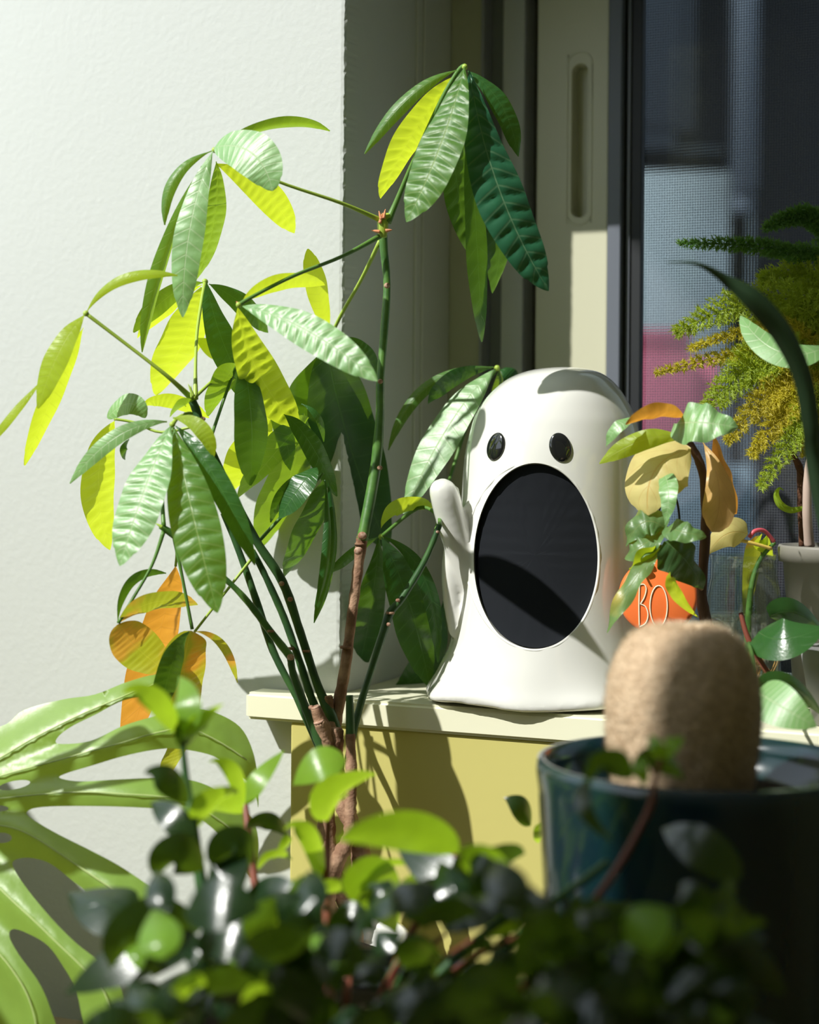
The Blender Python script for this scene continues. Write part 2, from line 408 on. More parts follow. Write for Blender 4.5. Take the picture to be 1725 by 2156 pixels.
while a < ascr + .75:
    thin(a, a+TW, z0, z1, NSC, NSC+.0003); a += PT
z = z0
while z < z1:
    thin(ascr, ascr+.75, z, z+TW, NSC+.0001, NSC+.0004); z += PT
scr = link('insect_screen', mesh(V, Fc), pmat('screen_wire', (.05, .055, .07), .5), win, False); scr['kind'] = 'stuff'
gl, nt, b = newmat('window_glass')
tr = nt.nodes.new('ShaderNodeBsdfTransparent'); tr.inputs[0].default_value = (.82, .88, .90, 1)
gs = nt.nodes.new('ShaderNodeBsdfGlossy'); gs.inputs['Roughness'].default_value = .05
mx = nt.nodes.new('ShaderNodeMixShader'); mx.inputs[0].default_value = .06
nt.links.new(tr.outputs[0], mx.inputs[1]); nt.links.new(gs.outputs[0], mx.inputs[2]); nt.links.new(mx.outputs[0], nt.nodes['Material Output'].inputs['Surface'])
wbox('pane', ascr-.01, 1.54, .285, .289, z0, z1, gl, win)
wbox('far_sash', ascr+.75, 1.55, .232, .30, z0, z1, pvc, win, .002)

# outside, beyond the window
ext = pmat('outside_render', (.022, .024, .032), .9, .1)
def extblock(name, px0, px1, py0, py1, d, mat, label=None, cat=None, thick=.4, bev=.05, parent=None):
    a_ = P(px0, py1, d); b_ = P(px1, py0, d)
    if label: a_.z = 0.0
    V = [(x, y, z) for z in (a_.z, b_.z) for (x, y) in ((a_.x, d), (b_.x, d), (b_.x, d+thick), (a_.x, d+thick))]
    me = mesh(V, [(0,3,2,1), (4,5,6,7), (0,1,5,4), (1,2,6,5), (2,3,7,6), (3,0,4,7)])
    bm = bmesh.new(); bm.from_mesh(me); bmesh.ops.recalc_face_normals(bm, faces=bm.faces)
    bmesh.ops.bevel(bm, geom=list(bm.edges), offset=bev, segments=6, affect='EDGES'); bm.to_mesh(me); bm.free()
    o = link(name, me, mat, parent)
    return tag(o, label, cat) if label else o
bld = thing('outside_building', 'dark blurred house wall with grey panels far outside behind the window screen', 'building', (6, 9, 0))
struct(box('ground', -6, 16, 2.6, 12, -.1, 0, pmat('outside_paving', (.06, .065, .07), .9)))
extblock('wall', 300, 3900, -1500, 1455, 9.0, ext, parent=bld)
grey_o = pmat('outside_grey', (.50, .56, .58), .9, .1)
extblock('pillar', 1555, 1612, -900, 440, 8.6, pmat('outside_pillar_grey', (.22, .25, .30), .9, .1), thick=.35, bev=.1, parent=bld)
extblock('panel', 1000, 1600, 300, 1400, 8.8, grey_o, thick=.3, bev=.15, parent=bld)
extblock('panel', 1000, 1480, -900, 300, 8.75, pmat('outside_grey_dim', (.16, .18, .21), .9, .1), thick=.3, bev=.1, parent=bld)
extblock('garden_wall', 1000, 1525, 690, 1455, 7.2, pmat('outside_pink', (.72, .17, .25), .9, .1), 'blurred pink shape standing outside low behind the insect screen', 'wall', .4, .12)
extblock('garden_planter', 1000, 1600, 925, 1455, 6.6, pmat('outside_grey_low', (.26, .32, .37), .9, .1), 'blue-grey low block outside in front of the pink shape', 'planter', .4, .1)

# ------------------------------------------------------------------ tables the plants stand on
TZ = CAMZ - .52
def table():
    t = thing('plant_table', 'wooden table under the potted plants', 'table', (.2, 1.0, 0))
    wbox('tabletop', -.37, .62, -.84, -.034, TZ-.03, TZ, table_m, t)
    for a_ in (-.35, .55):
        for n_ in (-.82, -.06): wbox('leg', a_, a_+.045, n_, n_+.045, 0, TZ-.03, table_m, t)
    return t
table()

# ------------------------------------------------------------------ ghost figurine
def ghost():
    D = 1.475; g = thing('ghost_figurine', 'glossy white ceramic ghost with wide open black mouth and oval eyes on the sill', 'figurine', P(1155, 1490, D))
    prof = [ # py, left, right, ry(m)
        (795, 1183, 1195, .004), (797, 1150, 1225, .022), (803, 1112, 1256, .036), (816, 1077, 1280, .049), (834, 1050, 1299, .057), (860, 1024, 1318, .064),
        (893, 1003, 1334, .069), (923, 992, 1343, .072), (988, 978, 1350, .0755), (1140, 968, 1353, .079), (1254, 962, 1356, .081),
        (1330, 955, 1362, .083), (1380, 946, 1370, .085), (1420, 926, 1384, .087), (1450, 909, 1398, .089), (1470, 895, 1408, .091), (1484, 888, 1414, .092), (1492, 892, 1412, .091)]
    pr = catmull([(a, b_, c_, 1000*d_) for a, b_, c_, d_ in prof], 5)
    NA = 128; V = []; Fc = []; zb = ZS + .0006
    ztop = P(1155, 795, D).z; zbot = P(1155, 1492, D).z
    rings = []
    for (py, l, r, ry) in pr:
        ry /= 1000; p_l = P(l, py, D); p_r = P(r, py, D)
        cx = (p_l.x + p_r.x)/2; rx = (p_r.x - p_l.x)/2; z = zb + (p_l.z + 0*zbot - P(l, 1492, D).z) * (1)
        rings.append((cx, rx, ry, z))
    H = ztop - zbot
    for (cx, rx, ry, z) in rings:
        f = max(0, 1 - (z - zb)/(.20*H)); f = f*f
        for k in range(NA):
            an = 2*PI*k/NA
            wv = 1 + .045*f*math.sin(5*an + 1.9) + .02*f*math.sin(9*an)
            V.append(Vector((cx + rx*wv*math.cos(an), D + ry*wv*math.sin(an), z + .004*f*f*(1+math.sin(5*an+1.2)) * (1 if z > zb+.0001 else .5))))
    n = len(rings)
    for i in range(n-1):
        for k in range(NA):
            a_ = i*NA + k; b_ = i*NA + (k+1) % NA; Fc.append((a_, a_+NA, b_+NA, b_))
    Fc.append(tuple(range(NA))); Fc.append(tuple((n-1)*NA + k for k in range(NA))[::-1])
    # raised arm on the left and its mirror
    def arm(path, rad):
        tube_geo([P(*p) for p in path], [r/F*p[2] for r, p in zip(rad, path)], sides=24, n=8, V=V, Fc=Fc)
    arm([(1010, 1290, 1.455), (985, 1215, 1.45), (962, 1140, 1.445), (947, 1085, 1.44), (936, 1045, 1.435), (928, 1022, 1.433), (925, 1010, 1.432)], [18, 26, 30, 32, 31, 26, 13])
    arm([(990, 1060, 1.45), (968, 1110, 1.45), (955, 1180, 1.452), (952, 1260, 1.455), (958, 1340, 1.455)], [6, 22, 24, 20, 12])
    arm([(982, 1200, 1.45), (966, 1130, 1.447), (956, 1070, 1.44), (958, 1036, 1.44), (964, 1024, 1.44)], [14, 22, 20, 12, 5])
    arm([(1330, 1200, 1.49), (1352, 1150, 1.51), (1362, 1110, 1.52), (1366, 1080, 1.525), (1367, 1065, 1.525)], [16, 20, 22, 20, 9])
    me = mesh(V, Fc); bm = bmesh.new(); bm.from_mesh(me); bmesh.ops.recalc_face_normals(bm, faces=bm.faces); bm.to_mesh(me); bm.free()
    body = link('body', me, ceramic, g)
    md = body.modifiers.new('r', 'REMESH'); md.mode = 'VOXEL'; md.voxel_size = .0019; md.use_smooth_shade = True
    md2 = body.modifiers.new('s', 'SMOOTH'); md2.iterations = 9; md2.factor = .6
    dg = bpy.context.evaluated_depsgraph_get(); dg.update()
    m2 = bpy.data.meshes.new_from_object(body.evaluated_get(dg)); body.modifiers.clear(); body.data = m2
    # mouth cutter: egg shaped funnel along an axis pointing slightly left
    c = P(1124, 1170, 1.40); ax = Vector((-.16, -1, .02)).normalized(); r_ = Vector((0, 0, 1)).cross(ax).normalized() * -1; u_ = Vector((0, 0, 1))
    sx, sz = 139/F*1.40, 196/F*1.40
    CV = []; CF = []; NS_ = 128
    for (off, sc_) in ((-.05, 1.0), (.0, 1.0), (.008, .985), (.075, .93)):
        for k in range(NS_):
            an = 2*PI*k/NS_; ca, sa = math.cos(an), math.sin(an)
            egg = 1 - .08*sa
            CV.append(c - ax*off + r_*(sx*sc_*ca*(1 + .0*sa)*(1-.03*sa)) + u_*(sz*sc_*sa))
    for i in range(3):
        for k in range(NS_):
            a_ = i*NS_ + k; b_ = i*NS_ + (k+1) % NS_; CF.append((a_, b_, b_+NS_, a_+NS_))
    CF.append(tuple(range(NS_))[::-1]); CF.append(tuple(3*NS_ + k for k in range(NS_)))
    cm = mesh(CV, CF); bm = bmesh.new(); bm.from_mesh(cm); bmesh.ops.recalc_face_normals(bm, faces=bm.faces); bm.to_mesh(cm); bm.free()
    boolean(body, cm, mat=ceramic)
    body.data.polygons.foreach_set('use_smooth', [True]*len(body.data.polygons))
    try: body.data.set_sharp_from_angle(angle=math.radians(40))
    except Exception: pass
    # rounded lip of the mouth and the black cavity lining, following the front surface
    def surf_y(x, z):
        best = min(rings, key=lambda q: abs(q[3]-z)); cx, rx, ry, _ = best
        return D - ry*math.sqrt(max(0, 1 - min(1, ((x-cx)/rx))**2))
    VV = []; FF = []; NR = 14
    for i in range(NR + 1):
        q = i/NR
        for k in range(NS_):
            an = 2*PI*k/NS_; ca, sa = math.cos(an), math.sin(an)
            s_ = .985 * min(1, q*1.0)
            dd = .0055 + .006*(1-q**3)
            p0 = c + r_*(sx*s_*ca*(1-.03*sa)) + u_*(sz*s_*sa)
            yy = surf_y(p0.x, p0.z)
            VV.append(Vector((p0.x, yy, p0.z)) - ax*dd)
    for i in range(NR):
        for k in range(NS_):
            a_ = i*NS_ + k; b_ = i*NS_ + (k+1) % NS_; FF.append((a_, b_, b_+NS_, a_+NS_))
    link('mouth', mesh(VV, FF), black, g)
    lip = []
    for k in range(73):
        an = 2*PI*k/72; ca, sa = math.cos(an), math.sin(an)
        p0 = c + r_*(sx*1.012*ca*(1-.03*sa)) + u_*(sz*1.008*sa)
        yy = surf_y(p0.x, p0.z); lip.append(Vector((p0.x, yy+.0012, p0.z)))
    tube('mouth_rim', lip, .0013, ceramic, g, n=2, sides=10)
    # eyes
    for (ex, ey, wpx, hpx, tilt) in ((1044, 940, 34, 61, .28), (1180, 942, 46, 63, -.26)):
        dd = 1.415
        for _ in range(4):
            q = P(ex, ey, dd); dd = surf_y(q.x, q.z)
        q = P(ex, ey, dd); e = .002
        nrm = Vector(((surf_y(q.x+e, q.z)-surf_y(q.x-e, q.z))/(2*e), -1, 0)).normalized()
        zx = (surf_y(q.x, q.z+.012)-surf_y(q.x, q.z-.012))/.024
        nrm = Vector((nrm.x, nrm.y, zx*.9*abs(nrm.y))).normalized()
        bm = bmesh.new(); bmesh.ops.create_uvsphere(bm, u_segments=32, v_segments=20, radius=1)
        X = Vector((0, 0, 1)).cross(nrm).normalized(); Z = nrm.cross(X).normalized()
        M_ = Matrix((X, Z, nrm)).transposed().to_4x4()
        S = Matrix.Diagonal((wpx/2/F*1.41/max(.6, abs(X.x)), hpx/2/F*1.41, .0028, 1))
        R = Matrix.Rotation(-tilt if X.x < 0 else tilt*-1, 4, 'Z')
        bmesh.ops.transform(bm, matrix=Matrix.Translation(q) @ M_ @ R @ S, verts=bm.verts)
        me = bpy.data.meshes.new('mesh'); bm.to_mesh(me); bm.free(); link('eye', me, eyeblack, g)
    return g
ghost()

# ------------------------------------------------------------------ money tree
tree = thing('money_tree', 'tall green money tree with braided brown trunk standing before the sill', 'plant', (P(700, 2100, 1.39).x, 1.39, TZ))
cpot = Vector((P(660, 2000, 1.34).x, 1.325, TZ))
potz = P(600, 1984, 1.30).z - TZ
lathe('pot', [(.050, .001), (.055, .004), (.068, potz-.012), (.074, potz-.01), (.075, potz), (.070, potz), (.064, potz-.02), (.001, potz-.022)], cpot, ceramic, tree)
lathe('soil', [(.062, potz-.021), (.04, potz-.012), (.001, potz-.010)], cpot, soil_m, tree)
dS = 1.40
def stem(pxs, r, mat, nm='branch', seed=1, knots=.05, **k): return ptube(nm, pxs, r, mat, tree, knots=knots, seed=seed, **k)
stem([(806, 458, 1.42), (808, 520, 1.42), (815, 600, 1.42), (809, 700, 1.415), (801, 800, 1.41), (800, 880, 1.41), (790, 990, 1.41), (768, 1110, 1.40), (763, 1135, 1.40)], [9, 9, 8, 9, 9, 10, 12, 12, 13], greenstem, seed=2)
stem([(763, 1130, 1.40), (755, 1190, 1.40), (742, 1290, 1.395), (728, 1400, 1.39), (712, 1490, 1.39), (700, 1560, 1.385), (706, 1600, 1.38)], [13, 12, 11, 12, 14, 15, 15], bark, 'branch', 3, .09)
stem([(402, 838, 1.36), (412, 860, 1.36), (428, 905, 1.36), (462, 985, 1.37), (535, 1130, 1.38), (595, 1225, 1.385), (632, 1330, 1.39), (668, 1440, 1.39), (694, 1500, 1.385), (708, 1540, 1.385)], [9, 9, 8, 8, 9, 10, 9, 9, 13, 13], darkstem, seed=4)
stem([(532, 1160, 1.39), (560, 1215, 1.39), (598, 1300, 1.395), (630, 1390, 1.395), (660, 1480, 1.39), (690, 1530, 1.385)], [6, 7, 8, 8, 9, 10], darkstem, seed=5)
stem([(470, 1080, 1.40), (505, 1165, 1.40), (545, 1280, 1.40), (575, 1370, 1.40), (625, 1470, 1.395), (672, 1575, 1.39), (686, 1600, 1.385)], [6, 7, 8, 8, 7, 8, 8], darkstem, seed=6)
stem([(338, 1108, 1.345), (370, 1130, 1.35), (470, 1215, 1.36), (520, 1265, 1.365), (570, 1330, 1.37), (612, 1383, 1.37)], [6, 8, 6, 7, 8, 9], greenstem, seed=7)
stem([(612, 1385, 1.37), (618, 1420, 1.37), (640, 1480, 1.37), (665, 1545, 1.37), (690, 1605, 1.37)], [8, 8, 9, 10, 10], darkstem, seed=8)
stem([(926, 1105, 1.42), (895, 1180, 1.42), (850, 1255, 1.42), (822, 1290, 1.42), (806, 1335, 1.415), (782, 1410, 1.41), (760, 1480, 1.40), (742, 1550, 1.39), (735, 1600, 1.385)], [6, 7, 8, 9, 9, 8, 8, 9, 9], darkstem, seed=9)
# trunks
def trunk(pxs, r, seed): return ptube('trunk', pxs, r, bark, tree, knots=.10, seed=seed, sides=14, n=8)
trunk([(706, 1540, 1.378), (706, 1600, 1.378), (722, 1690, 1.37), (752, 1760, 1.365), (760, 1830, 1.37), (735, 1900, 1.375), (715, 1985, 1.375), (705, 2060, 1.37)], [17, 18, 18, 20, 21, 22, 24, 26], 11)
trunk([(738, 1545, 1.368), (740, 1620, 1.365), (738, 1700, 1.36), (735, 1760, 1.355), (712, 1810, 1.35), (692, 1860, 1.355), (690, 1930, 1.36), (720, 2050, 1.365)], [10, 12, 13, 14, 18, 20, 22, 26], 12)
trunk([(700, 1585, 1.39), (690, 1680, 1.385), (688, 1760, 1.37), (696, 1830, 1.362), (725, 1890, 1.365), (745, 1960, 1.37), (750, 2060, 1.37)], [12, 16, 20, 22, 20, 19, 24], 13)
ptube('branch', [(736, 1464, 1.372), (737, 1500, 1.371), (738, 1550, 1.368)], [8, 9, 10], darkstem, tree)
for pts, r in (([(665, 1490, 1.362), (676, 1520, 1.364), (700, 1575, 1.37)], [11, 15, 13]), ([(692, 1468, 1.385), (697, 1500, 1.385), (702, 1545, 1.38)], [9, 8, 10]),
               ([(672, 1520, 1.36), (690, 1560, 1.365), (704, 1610, 1.372)], [13, 12, 14]), ([(708, 1536, 1.37), (708, 1560, 1.37), (706, 1600, 1.375)], [15, 16, 15])):
    o = ptube('cut_stub', pts, r, bark, tree, knots=.1, seed=int(pts[0][0]), sides=12)
    p = P(*pts[0]); rr_ = r[0]/F*1.37
    t_ = (P(*pts[0]) - P(*pts[1])).normalized()
    tube('cut_face', [p, p + t_*.0012], [rr_*.92, rr_*.85], scar_m, o, n=1, sides=14)
# scars: small rings and knobs where leaves fell off
for (x, y, d, r, r2) in ((815, 601, 1.412, 7, 0), (763, 1128, 1.392, 10, 0), (755, 1160, 1.39, 10, 0), (801, 803, 1.402, 6, 0), (800, 985, 1.40, 6, 0), (728, 1362, 1.383, 12, 1), (760, 1145, 1.395, 13, 1),
                        (427, 882, 1.353, 6, 0), (612, 1384, 1.362, 8, 0), (570, 1328, 1.363, 7, 1), (611, 1262, 1.378, 6, 0), (593, 1229, 1.378, 6, 0), (822, 1290, 1.412, 9, 1), (838, 1264, 1.412, 5, 0),
                        (818, 1315, 1.41, 5, 0), (922, 1120, 1.414, 4, 0), (645, 1370, 1.385, 8, 1), (612, 1365, 1.386, 8, 1), (655, 1490, 1.362, 6, 0), (738, 1625, 1.352, 12, 1), (546, 1302, 1.392, 5, 0), (464, 985, 1.362, 4, 0), (444, 925, 1.352, 4, 0)):
    c = P(x, y, d); q = r/F*d
    if r2: ptube('node_ring', [(x, y-2, d+.004), (x, y+3, d+.004)], [r, r], bark, tree, n=1, sides=12)
    else:
        bm = bmesh.new(); bmesh.ops.create_uvsphere(bm, u_segments=10, v_segments=8, radius=q)
        bmesh.ops.transform(bm, matrix=Matrix.Translation(c + Vector((0, .001, 0))) @ Matrix.Diagonal((1, .6, .85, 1)), verts=bm.verts)
        me = bpy.data.meshes.new('mesh'); bm.to_mesh(me); bm.free(); link('leaf_scar', me, scar_m, tree)
# buds at growing tips
for (x, y, d, x2, y2) in ((803, 462, 1.405, 798, 444), (808, 460, 1.405, 812, 440), (800, 488, 1.405, 782, 485), (812, 486, 1.405, 826, 484), (408, 835, 1.35, 396, 808), (404, 838, 1.35, 402, 812), (342, 1110, 1.34, 328, 1102), (535, 1160, 1.375, 524, 1148), (800, 470, 1.405, 806, 448), (503, 642, 1.35, 497, 634)):
    ptube('bud', [(x, y, d), ((x+x2)/2, (y+y2)/2, d), (x2, y2, d)], [4, 3, .6], bud_m if y < 800 else petiole_m, tree, n=3, sides=6)
# swollen stem top
ptube('branch', [(806, 500, 1.41), (806, 480, 1.41), (808, 462, 1.41), (822, 455, 1.41)], [9, 12, 12, 7], petiole_m, tree)
# petioles
for pts, r, mt in (
    ([(800, 463, 1.41), (720, 428, 1.39), (580, 380, 1.37), (500, 335, 1.36), (453, 316, 1.36)], [6, 4, 3.4, 3.4, 4], petiole_m),
    ([(816, 468, 1.41), (835, 425, 1.41), (875, 330, 1.40), (930, 210, 1.39), (965, 150, 1.385), (980, 138, 1.38)], [9, 6, 5, 5, 5, 5], petiole_d),
    ([(800, 497, 1.41), (720, 540, 1.38), (620, 580, 1.35), (540, 620, 1.335), (503, 642, 1.33)], [6, 4, 4, 4, 5], petiole_d),
    ([(800, 508, 1.42), (760, 590, 1.45), (720, 660, 1.48), (693, 716, 1.50)], [5, 4, 4, 4], petiole_m),
    ([(403, 838, 1.355), (350, 790, 1.34), (260, 720, 1.335), (181, 660, 1.33)], [7, 4.5, 4, 4.5], petiole_m),
    ([(412, 840, 1.355), (412, 770, 1.37), (416, 690, 1.40), (432, 592, 1.43)], [6, 3.5, 3.5, 4], petiole_m),
    ([(425, 885, 1.365), (400, 870, 1.36), (375, 880, 1.34), (364, 893, 1.33)], [4, 4, 4, 5], petiole_m),
    ([(420, 895, 1.37), (340, 910, 1.375), (285, 890, 1.38), (240, 882, 1.38)], [3, 3, 3, 3], petiole_m),
    ([(444, 922, 1.375), (465, 860, 1.39), (490, 790, 1.40), (500, 770, 1.40)], [4, 3.5, 3.5, 3.5], petiole_d),
    ([(405, 842, 1.37), (450, 800, 1.39), (490, 772, 1.40)], [4, 3.5, 3.5], petiole_m),
    ([(345, 1118, 1.345), (320, 1190, 1.34), (280, 1260, 1.335), (249, 1312, 1.33)], [5, 3.5, 3.5, 4], petiole_d),
    ([(368, 1135, 1.35), (385, 1220, 1.35), (405, 1325, 1.35)], [5, 3.5, 4], petiole_d),
    ([(535, 1170, 1.395), (480, 1240, 1.39), (410, 1330, 1.36)], [3.5, 3, 3], petiole_m),
    ([(345, 1108, 1.345), (342, 1040, 1.36), (350, 960, 1.38), (365, 900, 1.385)], [5, 4, 4, 4], petiole_d),
    ([(545, 1140, 1.39), (600, 1080, 1.40), (650, 1030, 1.41), (680, 995, 1.41)], [4, 3.5, 3.5, 4], petiole_d),
    ([(926, 1108, 1.42), (922, 1085, 1.44), (880, 1070, 1.46), (803, 1130, 1.48)], [5, 4, 4, 4], petiole_d),
    ([(918, 1120, 1.43), (950, 1000, 1.55), (1000, 850, 1.565), (1047, 775, 1.545)], [5, 4, 4, 4], petiole_d),
    ([(366, 1130, 1.36), (372, 1160, 1.37), (370, 1192, 1.375)], [4, 3, 3], petiole_m)):
    ptube('petiole', pts, r, mt, tree, n=5, sides=8)
for (x, y, d) in ((979, 141, 1.38), (452, 316, 1.36), (503, 642, 1.33), (181, 660, 1.33), (432, 593, 1.43), (363, 894, 1.33), (803, 1130, 1.48), (1047, 775, 1.535)):
    bm = bmesh.new(); bmesh.ops.create_uvsphere(bm, u_segments=10, v_segments=8, radius=6.5/F*d)
    bmesh.ops.transform(bm, matrix=Matrix.Translation(P(x, y, d)), verts=bm.verts)
    me = bpy.data.meshes.new('mesh'); bm.to_mesh(me); bm.free(); link('leaf_joint', me, petiole_m, tree)
Q = dict(quilt=.05, wave=.02); q = dict(quilt=.025, wave=.02)
seed = 100
def ML(mat, b, c, t, wpx, mode='F', d=1.37, **k):
    global seed; seed += 1
    k.setdefault('quilt', .03); k.setdefault('wave', .02); k.setdefault('seed', seed)
    if k['quilt'] > .04: k.setdefault('ns', 110); k.setdefault('nw', 14)
    else: k.setdefault('ns', 56); k.setdefault('nw', 10)
    return leaf(tree, mat, b, c, t, wpx, mode, d, **k)
# A top right
ML(L_mid, (978, 140), (930, 300), (856, 468), 118, 'G', 1.365, quilt=.055, dt=-.05)
ML(L_mid, (962, 148), (862, 205), (768, 324), 40, 'F', 1.375, fold=.5)
ML(L_young, (965, 155), (868, 285), (802, 418), 74, 'T', 1.40, quilt=.05)
ML(L_deep, (988, 145), (1048, 390), (1156, 612), 138, (.30, -.9, .25), 1.375, quilt=.06, dt=-.03)
ML(L_dark, (975, 180), (962, 380), (1018, 560), 84, 'T', 1.395, quilt=.05)
ML(L_dark, (985, 230), (1003, 480), (1015, 720), 66, 'T', 1.385, quilt=.02)
ML(L_dark, (990, 200), (1050, 430), (1037, 618), 84, 'T', 1.42, quilt=.04)
ML(L_dark, (985, 150), (1055, 220), (1092, 330), 60, 'R', 1.39, quilt=.04)
# B
ML(L_mid, (455, 312), (590, 262), (695, 276), 30, 'T', 1.365, fold=.5)
ML(L_pale, (452, 310), (530, 322), (574, 402), 96, 'G', 1.355, shape='oval', quilt=.02)
ML(L_young, (455, 345), (556, 405), (620, 491), 84, 'T', 1.38, quilt=.04)
ML(L_pale, (448, 318), (400, 480), (385, 668), 84, 'F', 1.35, quilt=.035)
ML(L_mid, (455, 340), (452, 460), (412, 592), 64, 'T', 1.38, quilt=.05)
ML(L_mid, (446, 318), (368, 375), (347, 474), 34, 'F', 1.36, fold=.4)
ML(L_mid, (425, 350), (345, 545), (300, 742), 34, 'D', 1.39, fold=.5)
# C
ML(L_young, (181, 660), (255, 590), (374, 580), 30, 'F', 1.33, fold=.3)
ML(L_young, (179, 662), (125, 740), (80, 860), 68, 'F', 1.33, shape='lance')
ML(L_young, (176, 690), (115, 825), (52, 980), 50, 'T', 1.34)
ML(L_young, (90, 800), (30, 870), (-25, 940), 24, 'F', 1.33)
# D
ML(L_mid, (428, 595), (355, 625), (281, 700), 50, 'D', 1.43)
ML(L_young, (425, 600), (350, 650), (290, 712), 36, 'T', 1.435)
ML(L_young, (425, 605), (392, 705), (328, 832), 108, 'T', 1.44, quilt=.03)
ML(L_dark, (435, 595), (472, 725), (540, 858), 78, 'D', 1.42, dt=-.03)
ML(L_dark, (440, 598), (510, 640), (565, 700), 60, 'D', 1.445)
ML(L_young, (412, 712), (460, 738), (515, 762), 62, 'T', 1.46)
# E
ML(L_young, (508, 640), (590, 596), (686, 600), 48, 'T', 1.345)
ML(L_pale, (510, 645), (645, 695), (795, 802), 96, 'G', 1.33, quilt=.05, dt=-.04)
ML(L_young, (500, 645), (545, 785), (632, 902), 118, 'T', 1.33, quilt=.045)
ML(L_dark, (508, 740), (530, 880), (527, 1022), 86, 'D', 1.37, quilt=.012, shape='lance')
ML(L_mid, (497, 768), (472, 805), (438, 876), 64, 'T', 1.40)
# F
ML(L_young, (693, 716), (672, 620), (648, 524), 60, 'T', 1.50, quilt=0)
ML(L_dark, (700, 715), (762, 738), (800, 800), 52, 'D', 1.47)
ML(L_dark, (690, 735), (735, 930), (815, 1150), 146, 'T', 1.47, quilt=.012, shape='oval')
ML(L_dark, (688, 738), (645, 850), (640, 985), 105, 'T', 1.475, quilt=.01)
ML(L_dark, (635, 850), (670, 880), (682, 930), 20, 'D', 1.42)
ML(L_mid, (640, 870), (612, 1000), (545, 1155), 118, 'T', 1.46, quilt=.01)
ML(L_young, (570, 870), (530, 950), (480, 1045), 105, 'T', 1.44, quilt=.015)
ML(L_mid, (560, 850), (598, 915), (612, 990), 52, 'T', 1.41)
ML(L_mid, (650, 880), (600, 930), (500, 1050), 70, 'T', 1.45)
# G
ML(L_pale, (360, 897), (305, 1030), (252, 1192), 124, 'G', 1.325, quilt=.045, dt=-.04)
ML(L_mid, (366, 900), (405, 1080), (458, 1290), 132, (-.05, -.93, .33), 1.33, quilt=.055, dt=-.045)
ML(L_dark, (370, 897), (455, 1010), (537, 1190), 66, 'F', 1.34, quilt=.04)
ML(L_pale, (352, 888), (245, 920), (147, 1018), 46, 'F', 1.33, quilt=.03)
ML(L_young, (364, 880), (420, 900), (450, 963), 46, 'F', 1.335)
# H
ML(L_young, (243, 884), (208, 1010), (232, 1158), 92, 'T', 1.38, quilt=.04)
ML(L_pale, (226, 880), (272, 850), (306, 880), 46, 'G', 1.36, shape='oval')
ML(L_young, (300, 858), (360, 845), (440, 880), 44, 'T', 1.39)
ML(L_mid, (410, 845), (385, 850), (358, 878), 24, 'T', 1.36)
ML(L_dark, (272, 925), (262, 945), (264, 968), 20, 'D', 1.36)
# J
ML(L_dark, (598, 872), (655, 935), (710, 1045), 58, 'D', 1.40)
ML(L_dark, (668, 984), (635, 1020), (587, 1092), 70, 'G', 1.395, quilt=.01)
ML(L_dark, (680, 1010), (655, 1100), (600, 1214), 78, 'T', 1.405, quilt=.02)
ML(L_dark, (690, 1010), (702, 1160), (662, 1312), 36, 'D', 1.41, fold=.6)
ML(L_dark, (685, 1010), (690, 1150), (667, 1275), 24, 'R', 1.40, fold=.6)
ML(L_dark, (650, 1000), (605, 1030), (570, 1100), 34, 'D', 1.41)
# L
ML(L_young, (803, 1112), (845, 1068), (914, 1068), 52, 'T', 1.45)
ML(L_dark, (798, 1132), (780, 1290), (742, 1462), 96, 'T', 1.475, quilt=.02)
ML(L_dark, (804, 1130), (862, 1270), (905, 1445), 108, 'D', 1.475, quilt=.02)
ML(L_dark, (808, 1130), (895, 1220), (922, 1395), 44, 'R', 1.46)
ML(L_dark, (797, 1130), (745, 1165), (695, 1208), 30, 'D', 1.475)
ML(L_dark, (935, 1265), (905, 1390), (828, 1452), 86, 'D', 1.585, quilt=.02, dt=.01)
# M
ML(L_pale, (1044, 777), (948, 892), (850, 1082), 92, 'G', 1.52, quilt=.025, dt=-.10)
ML(L_mid, (1040, 773), (900, 815), (818, 948), 34, 'F', 1.53, fold=.4, dt=-.04)
ML(L_dark, (1035, 776), (960, 795), (902, 850), 44, 'D', 1.545)
ML(L_dark, (1052, 777), (1078, 795), (1100, 850), 50, 'D', 1.58)
ML(L_mid, (1052, 777), (1048, 815), (1030, 860), 30, 'T', 1.55)
# N / O
ML(L_dark, (248, 1312), (278, 1225), (350, 1207), 26, 'D', 1.34)
ML(L_turn, (250, 1312), (325, 1268), (416, 1274), 62, 'T', 1.335)
ML(L_turn, (249, 1314), (290, 1365), (352, 1414), 96, 'T', 1.33, shape='oval')
ML(L_orange, (370, 1190), (332, 1350), (265, 1590), 112, 'T', 1.375, shape='lance', quilt=.03)
ML(L_turn, (403, 1328), (388, 1420), (402, 1520), 100, 'T', 1.35, shape='oval')
ML(L_dark, (398, 1330), (362, 1400), (335, 1520), 60, 'D', 1.345)
ML(L_turn, (410, 1330), (468, 1358), (500, 1437), 24, 'T', 1.35)
ML(L_turn, (378, 1540), (370, 1585), (342, 1645), 58, 'T', 1.36)

